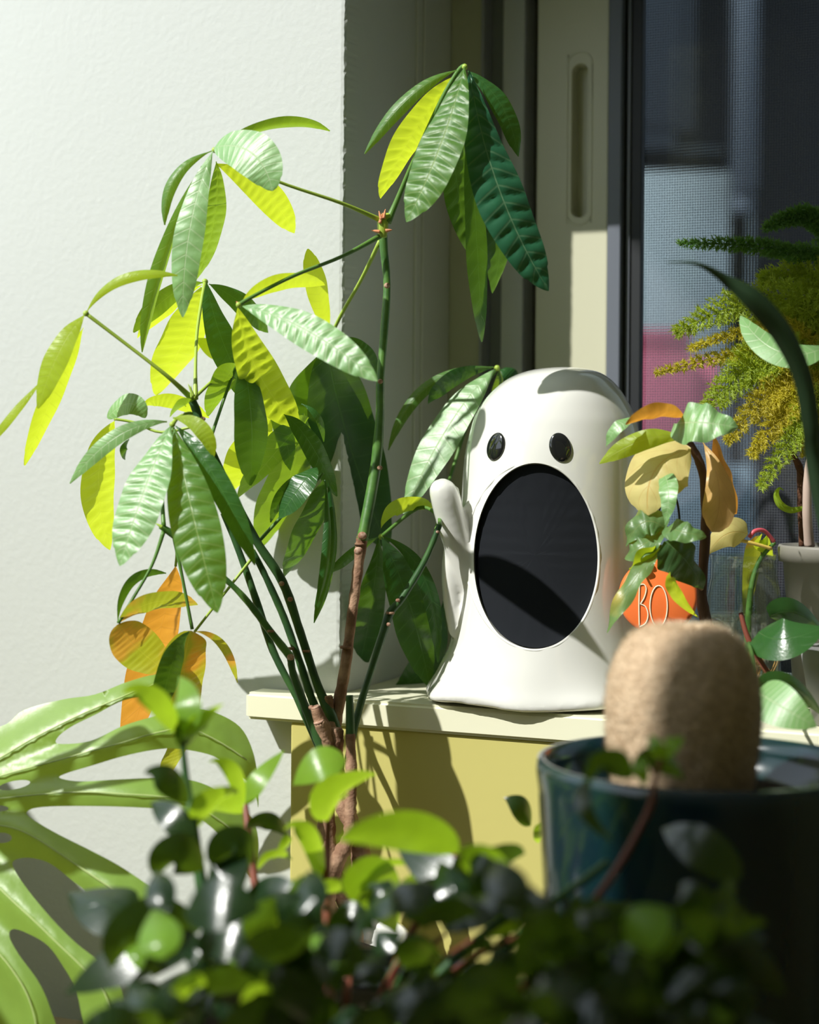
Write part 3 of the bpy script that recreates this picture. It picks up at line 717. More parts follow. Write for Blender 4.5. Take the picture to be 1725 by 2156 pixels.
# ------------------------------------------------------------------ monstera leaf
def monstera():
    t = thing('monstera', 'large split-leaf monstera at the lower left, pale in the sun with oval holes', 'plant', (-.45, 1.25, TZ))
    D = 1.28
    out = [(-250, 1560), (-120, 1545), (0, 1530), (50, 1495), (130, 1473), (200, 1462), (270, 1435), (338, 1420), (345, 1455), (262, 1474), (200, 1505), (150, 1530), (122, 1552), (124, 1566), (190, 1560),
           (260, 1528), (330, 1507), (400, 1492), (452, 1500), (505, 1530), (532, 1580), (543, 1640), (544, 1700), (535, 1665), (500, 1625), (450, 1592), (380, 1577), (330, 1578), (260, 1592), (190, 1613), (140, 1628), (126, 1638), (170, 1645),
           (250, 1641), (330, 1638), (400, 1642), (455, 1662), (500, 1690), (535, 1730), (545, 1790), (530, 1850), (500, 1800), (430, 1730), (360, 1707), (290, 1700), (180, 1697), (90, 1699), (58, 1708), (64, 1722),
           (120, 1755), (190, 1790), (250, 1822), (310, 1862), (345, 1890), (335, 1930), (295, 1960), (262, 1938), (220, 1905), (160, 1860), (105, 1818), (60, 1806), (30, 1812), (30, 1830), (60, 1875),
           (110, 1935), (160, 1985), (210, 2025), (250, 2070), (262, 2120), (262, 2200), (190, 2190), (160, 2085), (130, 2030), (100, 1990), (60, 1966), (28, 1956), (20, 1972), (40, 2010), (80, 2065), (105, 2120), (120, 2190), (60, 2230), (0, 2190), (-100, 2150), (-200, 2050), (-290, 1900), (-300, 1700)]
    C = catmull([(x, y, 0) for x, y in out + [out[0]]], 5)[:-1, :2]
    holes = [[(30 + 34*math.cos(k*PI/8) + 0, 1653 + 9*math.sin(k*PI/8) - 6*math.cos(k*PI/8)) for k in range(16)],
             [(0 + 18*math.cos(k*PI/8), 1702 + 6*math.sin(k*PI/8)) for k in range(16)],
             [(4 + 21*math.cos(k*PI/8), 1764 + 11*math.sin(k*PI/8)) for k in range(16)],
             [(-150 + 30*math.cos(k*PI/8), 1640 + 12*math.sin(k*PI/8)) for k in range(16)]]
    pts = [Vector(p) for p in C]; edges = [(i, (i+1) % len(C)) for i in range(len(C))]
    for h in holes:
        b = len(pts); pts += [Vector(p) for p in h]; edges += [(b+i, b+(i+1) % len(h)) for i in range(len(h))]
    for gx in range(-300, 560, 14):
        for gy in range(1400, 2240, 14): pts.append(Vector((gx + (gy % 28)*.25, gy)))
    r = delaunay_2d_cdt(pts, edges, [], 2, 1e-4, False)
    vv, ee, ff = r[0], r[1], r[2]
    def inp(x, y, poly):
        c = False; n = len(poly); j = n-1
        for i in range(n):
            xi, yi = poly[i]; xj, yj = poly[j]
            if (yi > y) != (yj > y) and x < (xj-xi)*(y-yi)/(yj-yi) + xi: c = not c
            j = i
        return c
    Cl = [tuple(p) for p in C]
    keep = []
    for f in ff:
        mx_ = sum(vv[i].x for i in f)/len(f); my = sum(vv[i].y for i in f)/len(f)
        if inp(mx_, my, Cl) and not any(inp(mx_, my, h) for h in holes): keep.append(f)
    veins = [[(-250, 1700), (-80, 1640), (60, 1560), (180, 1500), (330, 1438)], [(-250, 1715), (0, 1634), (125, 1600), (260, 1563), (400, 1535), (520, 1600)],
             [(-250, 1725), (-60, 1690), (0, 1681), (150, 1668), (260, 1672), (400, 1690), (520, 1770)], [(-250, 1740), (-60, 1735), (40, 1747), (130, 1800), (220, 1860), (320, 1920)],
             [(-250, 1755), (-100, 1790), (30, 1900), (120, 1985), (220, 2090), (235, 2180)], [(-250, 1775), (-120, 1900), (0, 2010), (60, 2100), (80, 2180)]]
    vs_ = [catmull([(x, y, 0) for x, y in v], 8)[:, :2] for v in veins]
    def depth(x, y):
        X_ = (x-150)/F*D; Z_ = -(y-1700)/F*D
        return depth0(x, y) - .24*X_ + .34*Z_ + 1.1*(X_*X_ + Z_*Z_)
    def depth0(x, y):
        dmin = min(np.min((v[:, 0]-x)**2 + (v[:, 1]-y)**2) for v in vs_)**.5
        dd = D + .00012*(-y + 1700)*.3 + .05*((x-100)/500)**2*0 + .03*max(0, (x-200)/300)**2
        return dd + min(dmin, 45)*.00022 + min(dmin, 45)**2*-.0000002
    V = [P(v.x, v.y, depth(v.x, v.y)) for v in vv]
    used = sorted({i for f in keep for i in f}); mp = {i: k for k, i in enumerate(used)}
    me = mesh([V[i] for i in used], [tuple(mp[i] for i in f) for f in keep], [(.25, .3)]*len(used))
    bm = bmesh.new(); bm.from_mesh(me); bmesh.ops.recalc_face_normals(bm, faces=bm.faces); bm.to_mesh(me); bm.free()
    bl = link('leaf', me, L_mon, t)
    for v in vs_:
        ptube('vein', [(x, y, depth(x, y)-.0006) for x, y in v[::4]], 1.6, pmat('vein_pale', (.50, .62, .24), .4), bl, n=3, sides=6)
    shadow_leaf = bl.copy(); COL.objects.link(shadow_leaf)  # smaller unseen leaf, added to cast shadow bands on the big one
    c0 = P(150, 1700, D); off = Vector((-.20, -.15, .262))
    shadow_leaf.matrix_world = Matrix.Translation(c0 + off) @ Matrix.Rotation(math.radians(-35), 4, 'Y') @ Matrix.Scale(.45, 4) @ Matrix.Translation(-c0)
    p2 = shadow_leaf.matrix_world @ P(-250, 1720, D)
    tube('stem', [p2, p2 + Vector((-.05, .02, -.1)), P(-400, 2380, 1.26)], [.0035, .004, .005], petiole_m, t)
    ptube('stem', [(-250, 1720, D+.01), (-330, 1850, D+.02), (-380, 2100, D+.0), (-400, 2380, 1.26)], [9, 9, 10, 12], petiole_m, t)
    lathe('pot', [(.06, .001), (.09, .14), (.085, .14), (.06, .12), (.001, .12)], Vector((P(-400, 2300, 1.26).x, 1.26, TZ)), pmat('clay', (.4, .2, .12), .8), t)
    return t
monstera()

# ------------------------------------------------------------------ foreground waxy plant
fg = thing('waxy_leaved_plant', 'blurred bushy plant with dark glossy oval leaves filling the lower foreground', 'plant', (P(700, 2156, 1.0).x, 1.0, TZ))
pc = Vector((P(720, 2200, 1.0).x, 1.0, TZ)); ph_ = CAMZ - .322 - TZ
dark_pot = pmat('dark_pot', (.018, .020, .024), .35, .4)
lathe('pot', [(.085, .001), (.09, .006), (.112, ph_-.012), (.118, ph_-.01), (.119, ph_), (.112, ph_), (.105, ph_-.02), (.001, ph_-.022)], pc, dark_pot, fg)
lathe('soil', [(.104, ph_-.021), (.06, ph_-.012), (.001, ph_-.010)], pc, soil_m, fg)
def FL(mat, b, c, t, wpx, mode='F', d=1.05, **k):
    k.setdefault('shape', 'ell'); k.setdefault('ns', 18); k.setdefault('nw', 8); k.setdefault('fold', .25); k.setdefault('arch', .01)
    return leaf(fg, mat, b, c, t, wpx, mode, d, **k)
for pts, r in (([(383, 1545, 1.06), (392, 1640, 1.06), (405, 1720, 1.05), (430, 1900, 1.04), (470, 2080, 1.02), (520, 2200, 1.01)], [5, 8, 10, 14, 16, 18]),
               ([(516, 1690, 1.16), (522, 1740, 1.15), (535, 1850, 1.12), (560, 1980, 1.08), (600, 2180, 1.02)], [6, 8, 9, 10, 12]),
               ([(692, 1718, 1.12), (690, 1780, 1.12), (688, 1870, 1.10), (690, 2000, 1.06), (700, 2180, 1.01)], [6, 8, 9, 10, 12]),
               ([(960, 1800, 1.02), (900, 1900, 1.02), (840, 2020, 1.01), (780, 2200, 1.0)], [6, 8, 10, 12]),
               ([(1120, 1900, 1.0), (1000, 1980, 1.0), (900, 2080, 1.0), (820, 2200, 1.0)], [6, 8, 10, 12]),
               ([(1280, 1815, .93), (1235, 1850, .94), (1180, 1890, .95), (1060, 2000, .98), (900, 2200, .98)], [8, 9, 9, 10, 10]),
               ([(410, 1990, .99), (480, 2030, .99), (560, 2120, .99), (620, 2220, .99)], [6, 7, 9, 11])):
    ptube('stem', pts, r, redstem if pts[0][0] in (516, 692, 960) else darkstem, fg, n=5, sides=9)
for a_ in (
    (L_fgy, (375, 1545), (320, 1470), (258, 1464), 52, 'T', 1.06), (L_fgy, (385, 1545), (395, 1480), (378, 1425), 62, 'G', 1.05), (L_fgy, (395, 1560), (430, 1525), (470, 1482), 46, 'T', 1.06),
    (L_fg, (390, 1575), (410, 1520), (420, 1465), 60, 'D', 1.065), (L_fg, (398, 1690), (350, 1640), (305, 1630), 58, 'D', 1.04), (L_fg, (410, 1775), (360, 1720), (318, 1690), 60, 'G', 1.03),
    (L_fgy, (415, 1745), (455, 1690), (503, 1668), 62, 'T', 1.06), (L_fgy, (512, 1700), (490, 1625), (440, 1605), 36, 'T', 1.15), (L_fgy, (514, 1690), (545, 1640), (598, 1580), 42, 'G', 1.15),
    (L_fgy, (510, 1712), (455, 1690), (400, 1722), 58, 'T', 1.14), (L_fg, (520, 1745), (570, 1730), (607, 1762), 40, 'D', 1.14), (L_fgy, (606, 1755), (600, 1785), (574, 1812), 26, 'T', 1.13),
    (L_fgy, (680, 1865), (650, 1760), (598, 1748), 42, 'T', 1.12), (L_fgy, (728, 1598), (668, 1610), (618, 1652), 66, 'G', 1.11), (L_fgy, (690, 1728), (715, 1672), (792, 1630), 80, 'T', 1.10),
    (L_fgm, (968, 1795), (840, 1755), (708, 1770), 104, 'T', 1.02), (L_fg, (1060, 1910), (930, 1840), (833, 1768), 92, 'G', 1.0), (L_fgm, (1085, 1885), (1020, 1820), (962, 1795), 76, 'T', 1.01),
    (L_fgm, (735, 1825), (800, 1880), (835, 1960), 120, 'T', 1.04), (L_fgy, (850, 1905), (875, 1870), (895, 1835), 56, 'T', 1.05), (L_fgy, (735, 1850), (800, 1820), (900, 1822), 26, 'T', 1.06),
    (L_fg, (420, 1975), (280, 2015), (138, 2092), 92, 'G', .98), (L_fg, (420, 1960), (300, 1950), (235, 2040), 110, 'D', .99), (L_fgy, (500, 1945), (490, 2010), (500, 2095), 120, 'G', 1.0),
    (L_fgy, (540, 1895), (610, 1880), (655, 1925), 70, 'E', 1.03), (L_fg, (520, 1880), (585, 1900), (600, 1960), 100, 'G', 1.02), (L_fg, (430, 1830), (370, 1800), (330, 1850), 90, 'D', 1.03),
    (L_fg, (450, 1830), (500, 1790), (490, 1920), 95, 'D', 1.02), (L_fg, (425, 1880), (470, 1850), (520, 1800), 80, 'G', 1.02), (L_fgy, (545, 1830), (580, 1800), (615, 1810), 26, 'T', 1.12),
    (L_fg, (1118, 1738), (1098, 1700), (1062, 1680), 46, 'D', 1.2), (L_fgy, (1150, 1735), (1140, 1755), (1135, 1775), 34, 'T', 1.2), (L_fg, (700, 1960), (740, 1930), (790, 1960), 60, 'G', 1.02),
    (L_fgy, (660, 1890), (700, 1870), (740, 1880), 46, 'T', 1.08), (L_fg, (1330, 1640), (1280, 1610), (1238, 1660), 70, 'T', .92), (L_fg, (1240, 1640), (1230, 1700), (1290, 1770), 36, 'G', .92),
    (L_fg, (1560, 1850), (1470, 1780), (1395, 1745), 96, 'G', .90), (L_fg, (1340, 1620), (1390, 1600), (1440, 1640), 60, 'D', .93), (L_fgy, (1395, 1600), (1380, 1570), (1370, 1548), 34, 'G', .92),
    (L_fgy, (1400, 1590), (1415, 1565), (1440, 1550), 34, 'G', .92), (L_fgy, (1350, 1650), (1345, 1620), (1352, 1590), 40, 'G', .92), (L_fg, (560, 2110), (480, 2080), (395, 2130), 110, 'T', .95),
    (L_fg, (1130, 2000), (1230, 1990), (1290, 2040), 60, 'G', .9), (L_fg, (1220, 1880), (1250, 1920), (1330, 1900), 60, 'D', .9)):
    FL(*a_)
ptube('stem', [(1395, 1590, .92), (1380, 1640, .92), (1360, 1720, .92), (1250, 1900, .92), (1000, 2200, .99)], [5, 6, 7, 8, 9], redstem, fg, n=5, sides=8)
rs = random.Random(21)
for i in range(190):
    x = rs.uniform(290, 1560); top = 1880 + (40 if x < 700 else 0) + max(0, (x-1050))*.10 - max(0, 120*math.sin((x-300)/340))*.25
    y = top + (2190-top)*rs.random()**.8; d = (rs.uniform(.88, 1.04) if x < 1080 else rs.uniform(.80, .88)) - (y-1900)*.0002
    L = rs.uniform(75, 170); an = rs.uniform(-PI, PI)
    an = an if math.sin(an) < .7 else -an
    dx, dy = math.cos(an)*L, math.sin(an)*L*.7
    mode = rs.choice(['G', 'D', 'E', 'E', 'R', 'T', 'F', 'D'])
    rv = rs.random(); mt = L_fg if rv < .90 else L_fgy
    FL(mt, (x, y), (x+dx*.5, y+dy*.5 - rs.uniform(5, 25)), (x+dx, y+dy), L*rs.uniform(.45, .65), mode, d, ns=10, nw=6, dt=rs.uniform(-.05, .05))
for i in range(26):
    x = rs.uniform(420, 1250); y = 1960 + rs.random()*90
    ptube('stem', [(x, y, rs.uniform(.94, 1.06)), (x*.6 + 720*.4, y+90, 1.0), (x*.25 + 720*.75, 2260, 1.0)], [4, 6, 8], redstem if i % 3 else darkstem, fg, n=4, sides=6)

# ------------------------------------------------------------------ teal pot and fuzzy dome
TD = 1.08
teal = pmat('teal_glaze', (.005, .026, .025), .16, .5, coat=.3, mottle=((.006, .02, .035), 14))
tc_ = P(1482, 1600, TD); tzh = tc_.z - TZ; R0 = 352/F*TD
tp = thing('fuzzy_cactus', 'fuzzy tan rounded cactus with dimpled crown in a dark teal glazed pot', 'cactus', (tc_.x, TD, TZ))
lathe('pot', [(R0*.72, .001), (R0*.76, .006), (R0*.90, tzh*.45), (R0*.985, tzh-.02), (R0, tzh-.008), (R0*.99, tzh), (R0*.95, tzh), (R0*.92, tzh-.01), (R0*.90, tzh-.03), (.001, tzh-.03)],
      Vector((tc_.x, TD, TZ)), teal, tp, sides=96)
lathe('soil', [(R0*.89, tzh-.0295), (R0*.5, tzh-.018), (.001, tzh-.014)], Vector((tc_.x, TD, TZ)), soil_m, tp)
def fuzzy():
    c = P(1437, 1620, TD-.02); rx = 160/F*TD; H = (1622-1322)/F*TD
    tan = pmat('woolly_tan', (.66, .50, .34), .95, .1, bump=(300, .8, .004), mottle=((.52, .38, .25), 160))
    V = []; Fc = []; NA, NR = 72, 40
    prof = []
    for i in range(NR+1):
        s = i/NR
        if s < .4: r = rx*(.90 + .10*math.sin(s/.4*PI/2)); z = H*(-.14 + s/.4*.56)
        else:
            q = (s-.4)/.6*PI/2; r = rx*math.cos(q)**.58; z = H*(.42 + .58*math.sin(q)**1.05)
        if r < rx*.35: z -= H*.07*(1 - r/(rx*.35))
        prof.append((max(r, .0004), z))
    for r, z in prof:
        for k in range(NA):
            a = 2*PI*k/NA; b_ = 1 + .012*math.sin(13*a + z*300)*math.sin(z*420)
            V.append(c + Vector((r*b_*math.cos(a), r*b_*math.sin(a), z)))
    for i in range(NR):
        for k in range(NA):
            a = i*NA+k; b_ = i*NA+(k+1) % NA; Fc.append((a, b_, b_+NA, a+NA))
    Fc.append(tuple(NR*NA + k for k in range(NA)))
    body = link('cactus_body', mesh(V, Fc), tan, tp)
    # woolly tufts
    rs2 = random.Random(5); V = []; Fc = []
    for i in range(9000):
        k = rs2.uniform(2, NR); i0 = int(k) if k < NR else NR-1; r, z = prof[i0]; a = rs2.uniform(0, 2*PI)
        p = c + Vector((r*math.cos(a), r*math.sin(a), z + rs2.uniform(-.001, .001)))
        n = (Vector((math.cos(a), math.sin(a), (z/H)**2*1.4)) + Vector((rs2.uniform(-.7, .7), rs2.uniform(-.7, .7), rs2.uniform(-.7, .7)))).normalized()
        ln = rs2.uniform(.0015, .004); s_ = n.cross(Vector((rs2.random(), rs2.random(), 1))).normalized()*.00028
        b_ = len(V); V += [p-s_, p+s_, p+n*ln]; Fc.append((b_, b_+1, b_+2))
    fz = link('wool', mesh(V, Fc), pmat('wool', (.82, .68, .50), .9, .1), tp, False); fz['kind'] = 'stuff'
fuzzy()

# ------------------------------------------------------------------ things on the sill at the right
jar_glass, nt, b = newmat('jar_glass')
b.inputs['Base Color'].default_value = (.97, 1, .99, 1); b.inputs['Transmission Weight'].default_value = 1; b.inputs['Roughness'].default_value = .01; b.inputs['IOR'].default_value = 1.45
tr = nt.nodes.new('ShaderNodeBsdfTransparent'); tr.inputs[0].default_value = (.97, .99, .96, 1)
gs = nt.nodes.new('ShaderNodeBsdfGlossy'); gs.inputs['Roughness'].default_value = .04
lw0 = nt.nodes.new('ShaderNodeLayerWeight'); lw0.inputs[0].default_value = .5
lw1 = nt.nodes.new('ShaderNodeMath'); lw1.operation = 'POWER'; nt.links.new(lw0.outputs['Facing'], lw1.inputs[0]); lw1.inputs[1].default_value = 4
lw = nt.nodes.new('ShaderNodeMath'); lw.operation = 'MULTIPLY_ADD'; nt.links.new(lw1.outputs[0], lw.inputs[0]); lw.inputs[1].default_value = .5; lw.inputs[2].default_value = .10
mx = nt.nodes.new('ShaderNodeMixShader'); nt.links.new(lw.outputs[0], mx.inputs[0])
nt.links.new(tr.outputs[0], mx.inputs[1]); nt.links.new(gs.outputs[0], mx.inputs[2]); nt.links.new(mx.outputs[0], nt.nodes['Material Output'].inputs['Surface'])
water, nt, b = newmat('water')
b.inputs['Base Color'].default_value = (.95, 1, .97, 1); b.inputs['Transmission Weight'].default_value = 1; b.inputs['Roughness'].default_value = 0; b.inputs['IOR'].default_value = 1.33
def jar(parent, px, d, rpx, pytop, neck=.9):
    c = P(px, 1400, d); c.z = ZS + .0005; r = rpx/F*d; h = P(px, pytop, d).z - c.z
    th = .0018
    lathe('jar', [(r*.93, 0), (r, .005), (r, h*.72), (r*neck, h*.85), (r*neck, h*.97), (r*neck*1.05, h), (r*neck-th, h), (r*neck-th, h*.85), (r-th, h*.71), (r-th, .006), (.001, .005)], c, jar_glass, parent, sides=48)
    return c, r, h
# begonia cutting
bg = thing('begonia_cutting', 'rooted cutting with yellow, orange and crinkled green leaves in a glass beside the ghost', 'plant', P(1480, 1450, 1.385))
jc, jr, jh = jar(bg, 1478, 1.385, 82, 1300)
ptube('stem', [(1496, 1440, 1.385), (1490, 1330, 1.38), (1478, 1250, 1.375), (1486, 1120, 1.37), (1483, 1020, 1.365), (1470, 965, 1.36), (1440, 915, 1.35)], [9, 13, 11, 10, 9, 9, 7], pmat('brown_stem', (.10, .05, .035), .7, .3, bump=(150, .5, .002)), bg, knots=.1)
ptube('petiole', [(1481, 1120, 1.372), (1440, 1125, 1.36), (1400, 1110, 1.35)], [5, 4, 4], pmat('brown_petiole', (.22, .12, .06), .6), bg)
ptube('petiole', [(1478, 1240, 1.372), (1430, 1180, 1.35), (1390, 1150, 1.34)], [5, 4, 4], pmat('brown_petiole', (.22, .12, .06), .6), bg)
def BL(mat, b, c, t, wpx, mode, d, **k):
    k.setdefault('wave', .06); k.setdefault('quilt', .05); k.setdefault('nv', 6); k.setdefault('ns', 36); k.setdefault('fold', .3)
    return leaf(bg, mat, b, c, t, wpx, mode, d, **k)
BL(L_pale, (1425, 892), (1480, 890), (1555, 900), 96, 'G', 1.33, shape='heart', wave=.09)
BL(L_orange, (1440, 880), (1390, 868), (1318, 895), 34, 'T', 1.34, shape='thin', wave=.05)
BL(L_pale, (1340, 880), (1300, 900), (1276, 940), 24, 'G', 1.33, shape='thin')
BL(L_young, (1440, 925), (1360, 925), (1262, 976), 56, 'F', 1.345, shape='lance')
BL(L_yel, (1455, 945), (1380, 990), (1365, 1085), 118, (-.4, -.8, .45), 1.35, shape='oval', wave=.03, quilt=.02)
BL(L_tan, (1480, 930), (1515, 1030), (1498, 1120), 84, 'F', 1.365, shape='obov', wave=.04, quilt=.02)
BL(L_orange, (1500, 905), (1528, 1000), (1552, 1082), 60, 'D', 1.37, shape='obov', wave=.04, quilt=.02)
BL(L_pale, (1400, 1000), (1408, 1040), (1400, 1105), 42, 'G', 1.34, shape='heart')
BL(L_bego, (1400, 1112), (1355, 1100), (1318, 1150), 62, 'G', 1.34, shape='heart', wave=.12)
BL(L_bego, (1400, 1115), (1350, 1150), (1318, 1170), 44, 'G', 1.345, shape='oval', wave=.12)
BL(L_bego, (1405, 1110), (1440, 1120), (1488, 1130), 52, 'G', 1.335, shape='heart', wave=.10)
BL(leafmat('leaf_crinkled_dark', (.04, .10, .035), (.12, .22, .02), (.12, .18, .08), rough=.35, tmix=.3, nv=6), (1400, 1140), (1445, 1180), (1482, 1240), 96, 'D', 1.33, shape='heart', wave=.10)
BL(L_bego, (1395, 1165), (1340, 1215), (1278, 1332), 44, 'G', 1.34, shape='lance', wave=.14)
BL(L_young, (1398, 1160), (1370, 1180), (1330, 1205), 44, 'T', 1.35, shape='oval', wave=.1)
BL(L_young, (1470, 1300), (1425, 1250), (1412, 1205), 34, 'T', 1.36, shape='lance')
rs = random.Random(3)
for i in range(9):
    ptube('root', [(1490+rs.uniform(-8, 8), 1310, 1.38), (1490+rs.uniform(-40, 30), 1345, 1.38+rs.uniform(-.01, .01)), (1485+rs.uniform(-50, 50), 1390+rs.uniform(0, 40), 1.385)], [2, 1.5, .8], pmat('root', (.75, .66, .50), .7), bg, n=4, sides=6)
# orange round tag on black wire
def orange_tag():
    t = thing('hanging_ornament', 'round orange ceramic ornament with thin white capital letters on black wire beside the ghost', 'ornament', P(1385, 1330, 1.395))
    D = 1.395; c = P(1386, 1256, D); R = 83/F*D
    V = []; Fc = []; n = 64
    ax = Vector((-.10, -1, .06)).normalized(); X = Vector((0, 0, 1)).cross(ax).normalized() * -1; X = -X if X.x < 0 else X; Z = ax.cross(X); Z = -Z if Z.z < 0 else Z
    prof = [(.001, -.004), (.9, -.004), (.97, -.0028), (1.0, 0), (.97, .0028), (.9, .004), (.001, .004)]
    for r, o_ in prof:
        for k in range(n):
            a = 2*PI*k/n; V.append(c + X*(R*r*math.cos(a)) + Z*(R*.97*r*math.sin(a)) + ax*o_*(1))
    for i in range(len(prof)-1):
        for k in range(n):
            a = i*n+k; b_ = i*n+(k+1) % n; Fc.append((a, b_, b_+n, a+n))
    link('disc', mesh(V, Fc), pmat('orange_glaze', (.95, .20, .05), .3, .5, coat=.3), t)
    wm = pmat('cream_letter', (.93, .80, .62), .5)
    def pt(x, y): return c + X*((x-1386)/F*D) - Z*((y-1256)/F*D) + ax*.0045
    Bs = [[(1347, 1232), (1346, 1275), (1347, 1319)], [(1347, 1232), (1356, 1231), (1361, 1240), (1357, 1258), (1349, 1272)], [(1349, 1272), (1360, 1278), (1365, 1295), (1360, 1312), (1347, 1320)]]
    V = []; Fc = []
    for s in Bs: tube_geo([pt(*p) for p in s], .00055, sides=8, n=6, V=V, Fc=Fc)
    link('letter_b', mesh(V, Fc), wm, t)
    oo = [(1387 + 18*math.sin(2*PI*k/20) , 1276 - 43*math.cos(2*PI*k/20)) for k in range(21)]
    V, Fc = tube_geo([pt(*p) for p in oo], .00055, sides=8, n=3)
    link('letter_o', mesh(V, Fc), wm, t)
    bw = pmat('black_wire', (.012, .012, .014), .4)
    ptube('wire', [(1358, 1216, 1.388), (1344, 1190, 1.387), (1348, 1170, 1.387), (1343, 1150, 1.388), (1362, 1120, 1.389), (1385, 1085, 1.39), (1395, 1045, 1.39), (1405, 1030, 1.39), (1422, 1045, 1.39), (1430, 1080, 1.39), (1430, 1125, 1.39), (1420, 1170, 1.392), (1412, 1215, 1.39)], 2.4, bw, t, n=5, sides=7)
    ptube('wire_knot', [(1342, 1150, 1.386), (1352, 1163, 1.384), (1341, 1170, 1.386), (1353, 1180, 1.385), (1344, 1188, 1.386)], 3.2, bw, t, n=4, sides=7)
orange_tag()
# philodendron cutting in a jar
ph = thing('philodendron_cutting', 'philodendron cutting with yellow leaf and pink stem rooting in a clear glass jar', 'plant', P(1575, 1450, 1.47))
c2, r2, h2 = jar(ph, 1565, 1.47, 78, 1168)
cw = c2.copy(); cw.z += .006
lathe('water', [(r2-.0022, 0), (r2-.0022, h2*.55), (.001, h2*.55)], cw, jar_glass, ph, sides=40)
pink = pmat('pink_stem', (.62, .10, .13), .4)
ptube('stem', [(1580, 1425, 1.47), (1575, 1340, 1.47), (1582, 1240, 1.47), (1600, 1180, 1.47), (1632, 1142, 1.46)], [8, 8, 6, 5, 4], greenstem, ph)
ptube('petiole', [(1578, 1132, 1.445), (1590, 1118, 1.445), (1610, 1118, 1.45), (1630, 1140, 1.455)], 4.5, pink, ph, n=6)
ptube('petiole', [(1515, 1128, 1.44), (1570, 1140, 1.44), (1625, 1155, 1.445)], [4, 4, 4], pmat('yellow_petiole', (.75, .55, .12), .45), ph)
def HL(par, mat, b, c, t, w, mode, d, **k):
    k.setdefault('shape', 'heart'); k.setdefault('ns', 30); k.setdefault('fold', .3)
    return leaf(par, mat, b, c, t, w, mode, d, **k)
HL(ph, L_yel, (1575, 1125), (1530, 1125), (1490, 1168), 66, 'F', 1.44)
HL(ph, L_turn, (1590, 1130), (1585, 1230), (1568, 1300), 52, 'T', 1.46)
HL(ph, L_young, (1600, 1135), (1612, 1150), (1628, 1170), 40, 'T', 1.46)
for i in range(16):
    x = 1590 + rs.uniform(-20, 10)
    ptube('root', [(x, 1350, 1.47), (x+rs.uniform(-30, 45), 1385, 1.47+rs.uniform(-.012, .012)), (x+rs.uniform(-25, 45), 1425, 1.47+rs.uniform(-.012, .012)), (x+rs.uniform(-35, 40), 1445, 1.475)], [1.8, 1.5, 1.2, .8], pmat('root_orange', (.70, .36, .12), .6), ph, n=4, sides=6)
# trailing heart-leaf plant standing in front
tv = thing('heart_leaf_vine', 'dark glossy heart-shaped leaves on a climbing stem at the right edge behind the tan cactus', 'plant', P(1700, 1520, 1.34))
ptube('stem', [(1760, 1520, 1.35), (1700, 1530, 1.34), (1620, 1420, 1.34), (1578, 1350, 1.345), (1560, 1290, 1.35)], [6, 6, 6, 6, 5], redstem, tv)
HL(tv, L_heart, (1598, 1330), (1650, 1345), (1735, 1320), 96, 'G', 1.335, dt=-.03)
HL(tv, L_heart, (1622, 1300), (1680, 1290), (1740, 1340), 60, 'D', 1.345)
HL(tv, L_pale, (1592, 1455), (1650, 1490), (1720, 1530), 100, 'G', 1.24, dt=-.02)
HL(tv, L_heart, (1600, 1445), (1670, 1445), (1735, 1510), 50, 'D', 1.25)
ptube('stem', [(1592, 1455, 1.24), (1588, 1400, 1.28), (1578, 1355, 1.34)], [4, 4, 5], greenstem, tv)
lathe('pot', [(.03, .0), (.04, .06), (.037, .06), (.001, .05)], Vector((P(1800, 1500, 1.335).x, 1.345, ZS+.0005)), pmat('grey_glaze2', (.3, .3, .3), .4), tv)
# fern in grey pot
fern = thing('asparagus_fern', 'feathery yellow-green asparagus fern spilling from a grey pot at the right edge', 'plant', P(1760, 1470, 1.45))
gp = P(1752, 1470, 1.46); gp.z = ZS+.0005; gh = P(1752, 1148, 1.46).z - gp.z; gr = 112/F*1.46
lathe('pot', [(gr*.66, 0), (gr*.70, .004), (gr*.92, gh-.014), (gr, gh-.014), (gr*1.02, gh-.002), (gr, gh), (gr*.93, gh), (gr*.90, gh-.015), (.001, gh-.015)], gp, pmat('grey_pot', (.24, .23, .20), .5, .4), fern)
lathe('soil', [(gr*.89, gh-.0145), (gr*.5, gh-.006), (.001, gh-.004)], gp, soil_m, fern)
ptube('stem', [(1705, 1150, 1.44), (1700, 1080, 1.43), (1702, 1000, 1.425), (1712, 940, 1.42)], [11, 10, 9, 8], pmat('dry_stem', (.55, .42, .36), .7), fern, knots=.05)
ptube('stem', [(1690, 1150, 1.47), (1686, 1060, 1.47), (1685, 990, 1.47), (1665, 950, 1.46)], [7, 7, 8, 5], pmat('brown_bark', (.13, .06, .035), .8, .2, bump=(120, 1, .003)), fern, knots=.15)
ptube('curled_leaf', [(1690, 1070, 1.45), (1665, 1074, 1.45), (1643, 1062, 1.45), (1635, 1042, 1.45), (1641, 1028, 1.45), (1650, 1032, 1.45)], [5, 7, 8, 6, 2.5, 1], L_young, fern, n=6)
fern_m = leafmat('fern_needles', (.36, .48, .06), (.75, .85, .05), (.3, .4, .1), rough=.5, tmix=.5, nv=1)
fern_y = leafmat('fern_needles_gold', (.62, .54, .07), (.95, .82, .06), (.5, .5, .1), rough=.5, tmix=.5, nv=1)
fern_g = leafmat('fern_needles_deep', (.10, .24, .05), (.25, .45, .05), (.3, .4, .1), rough=.5, tmix=.5, nv=1)
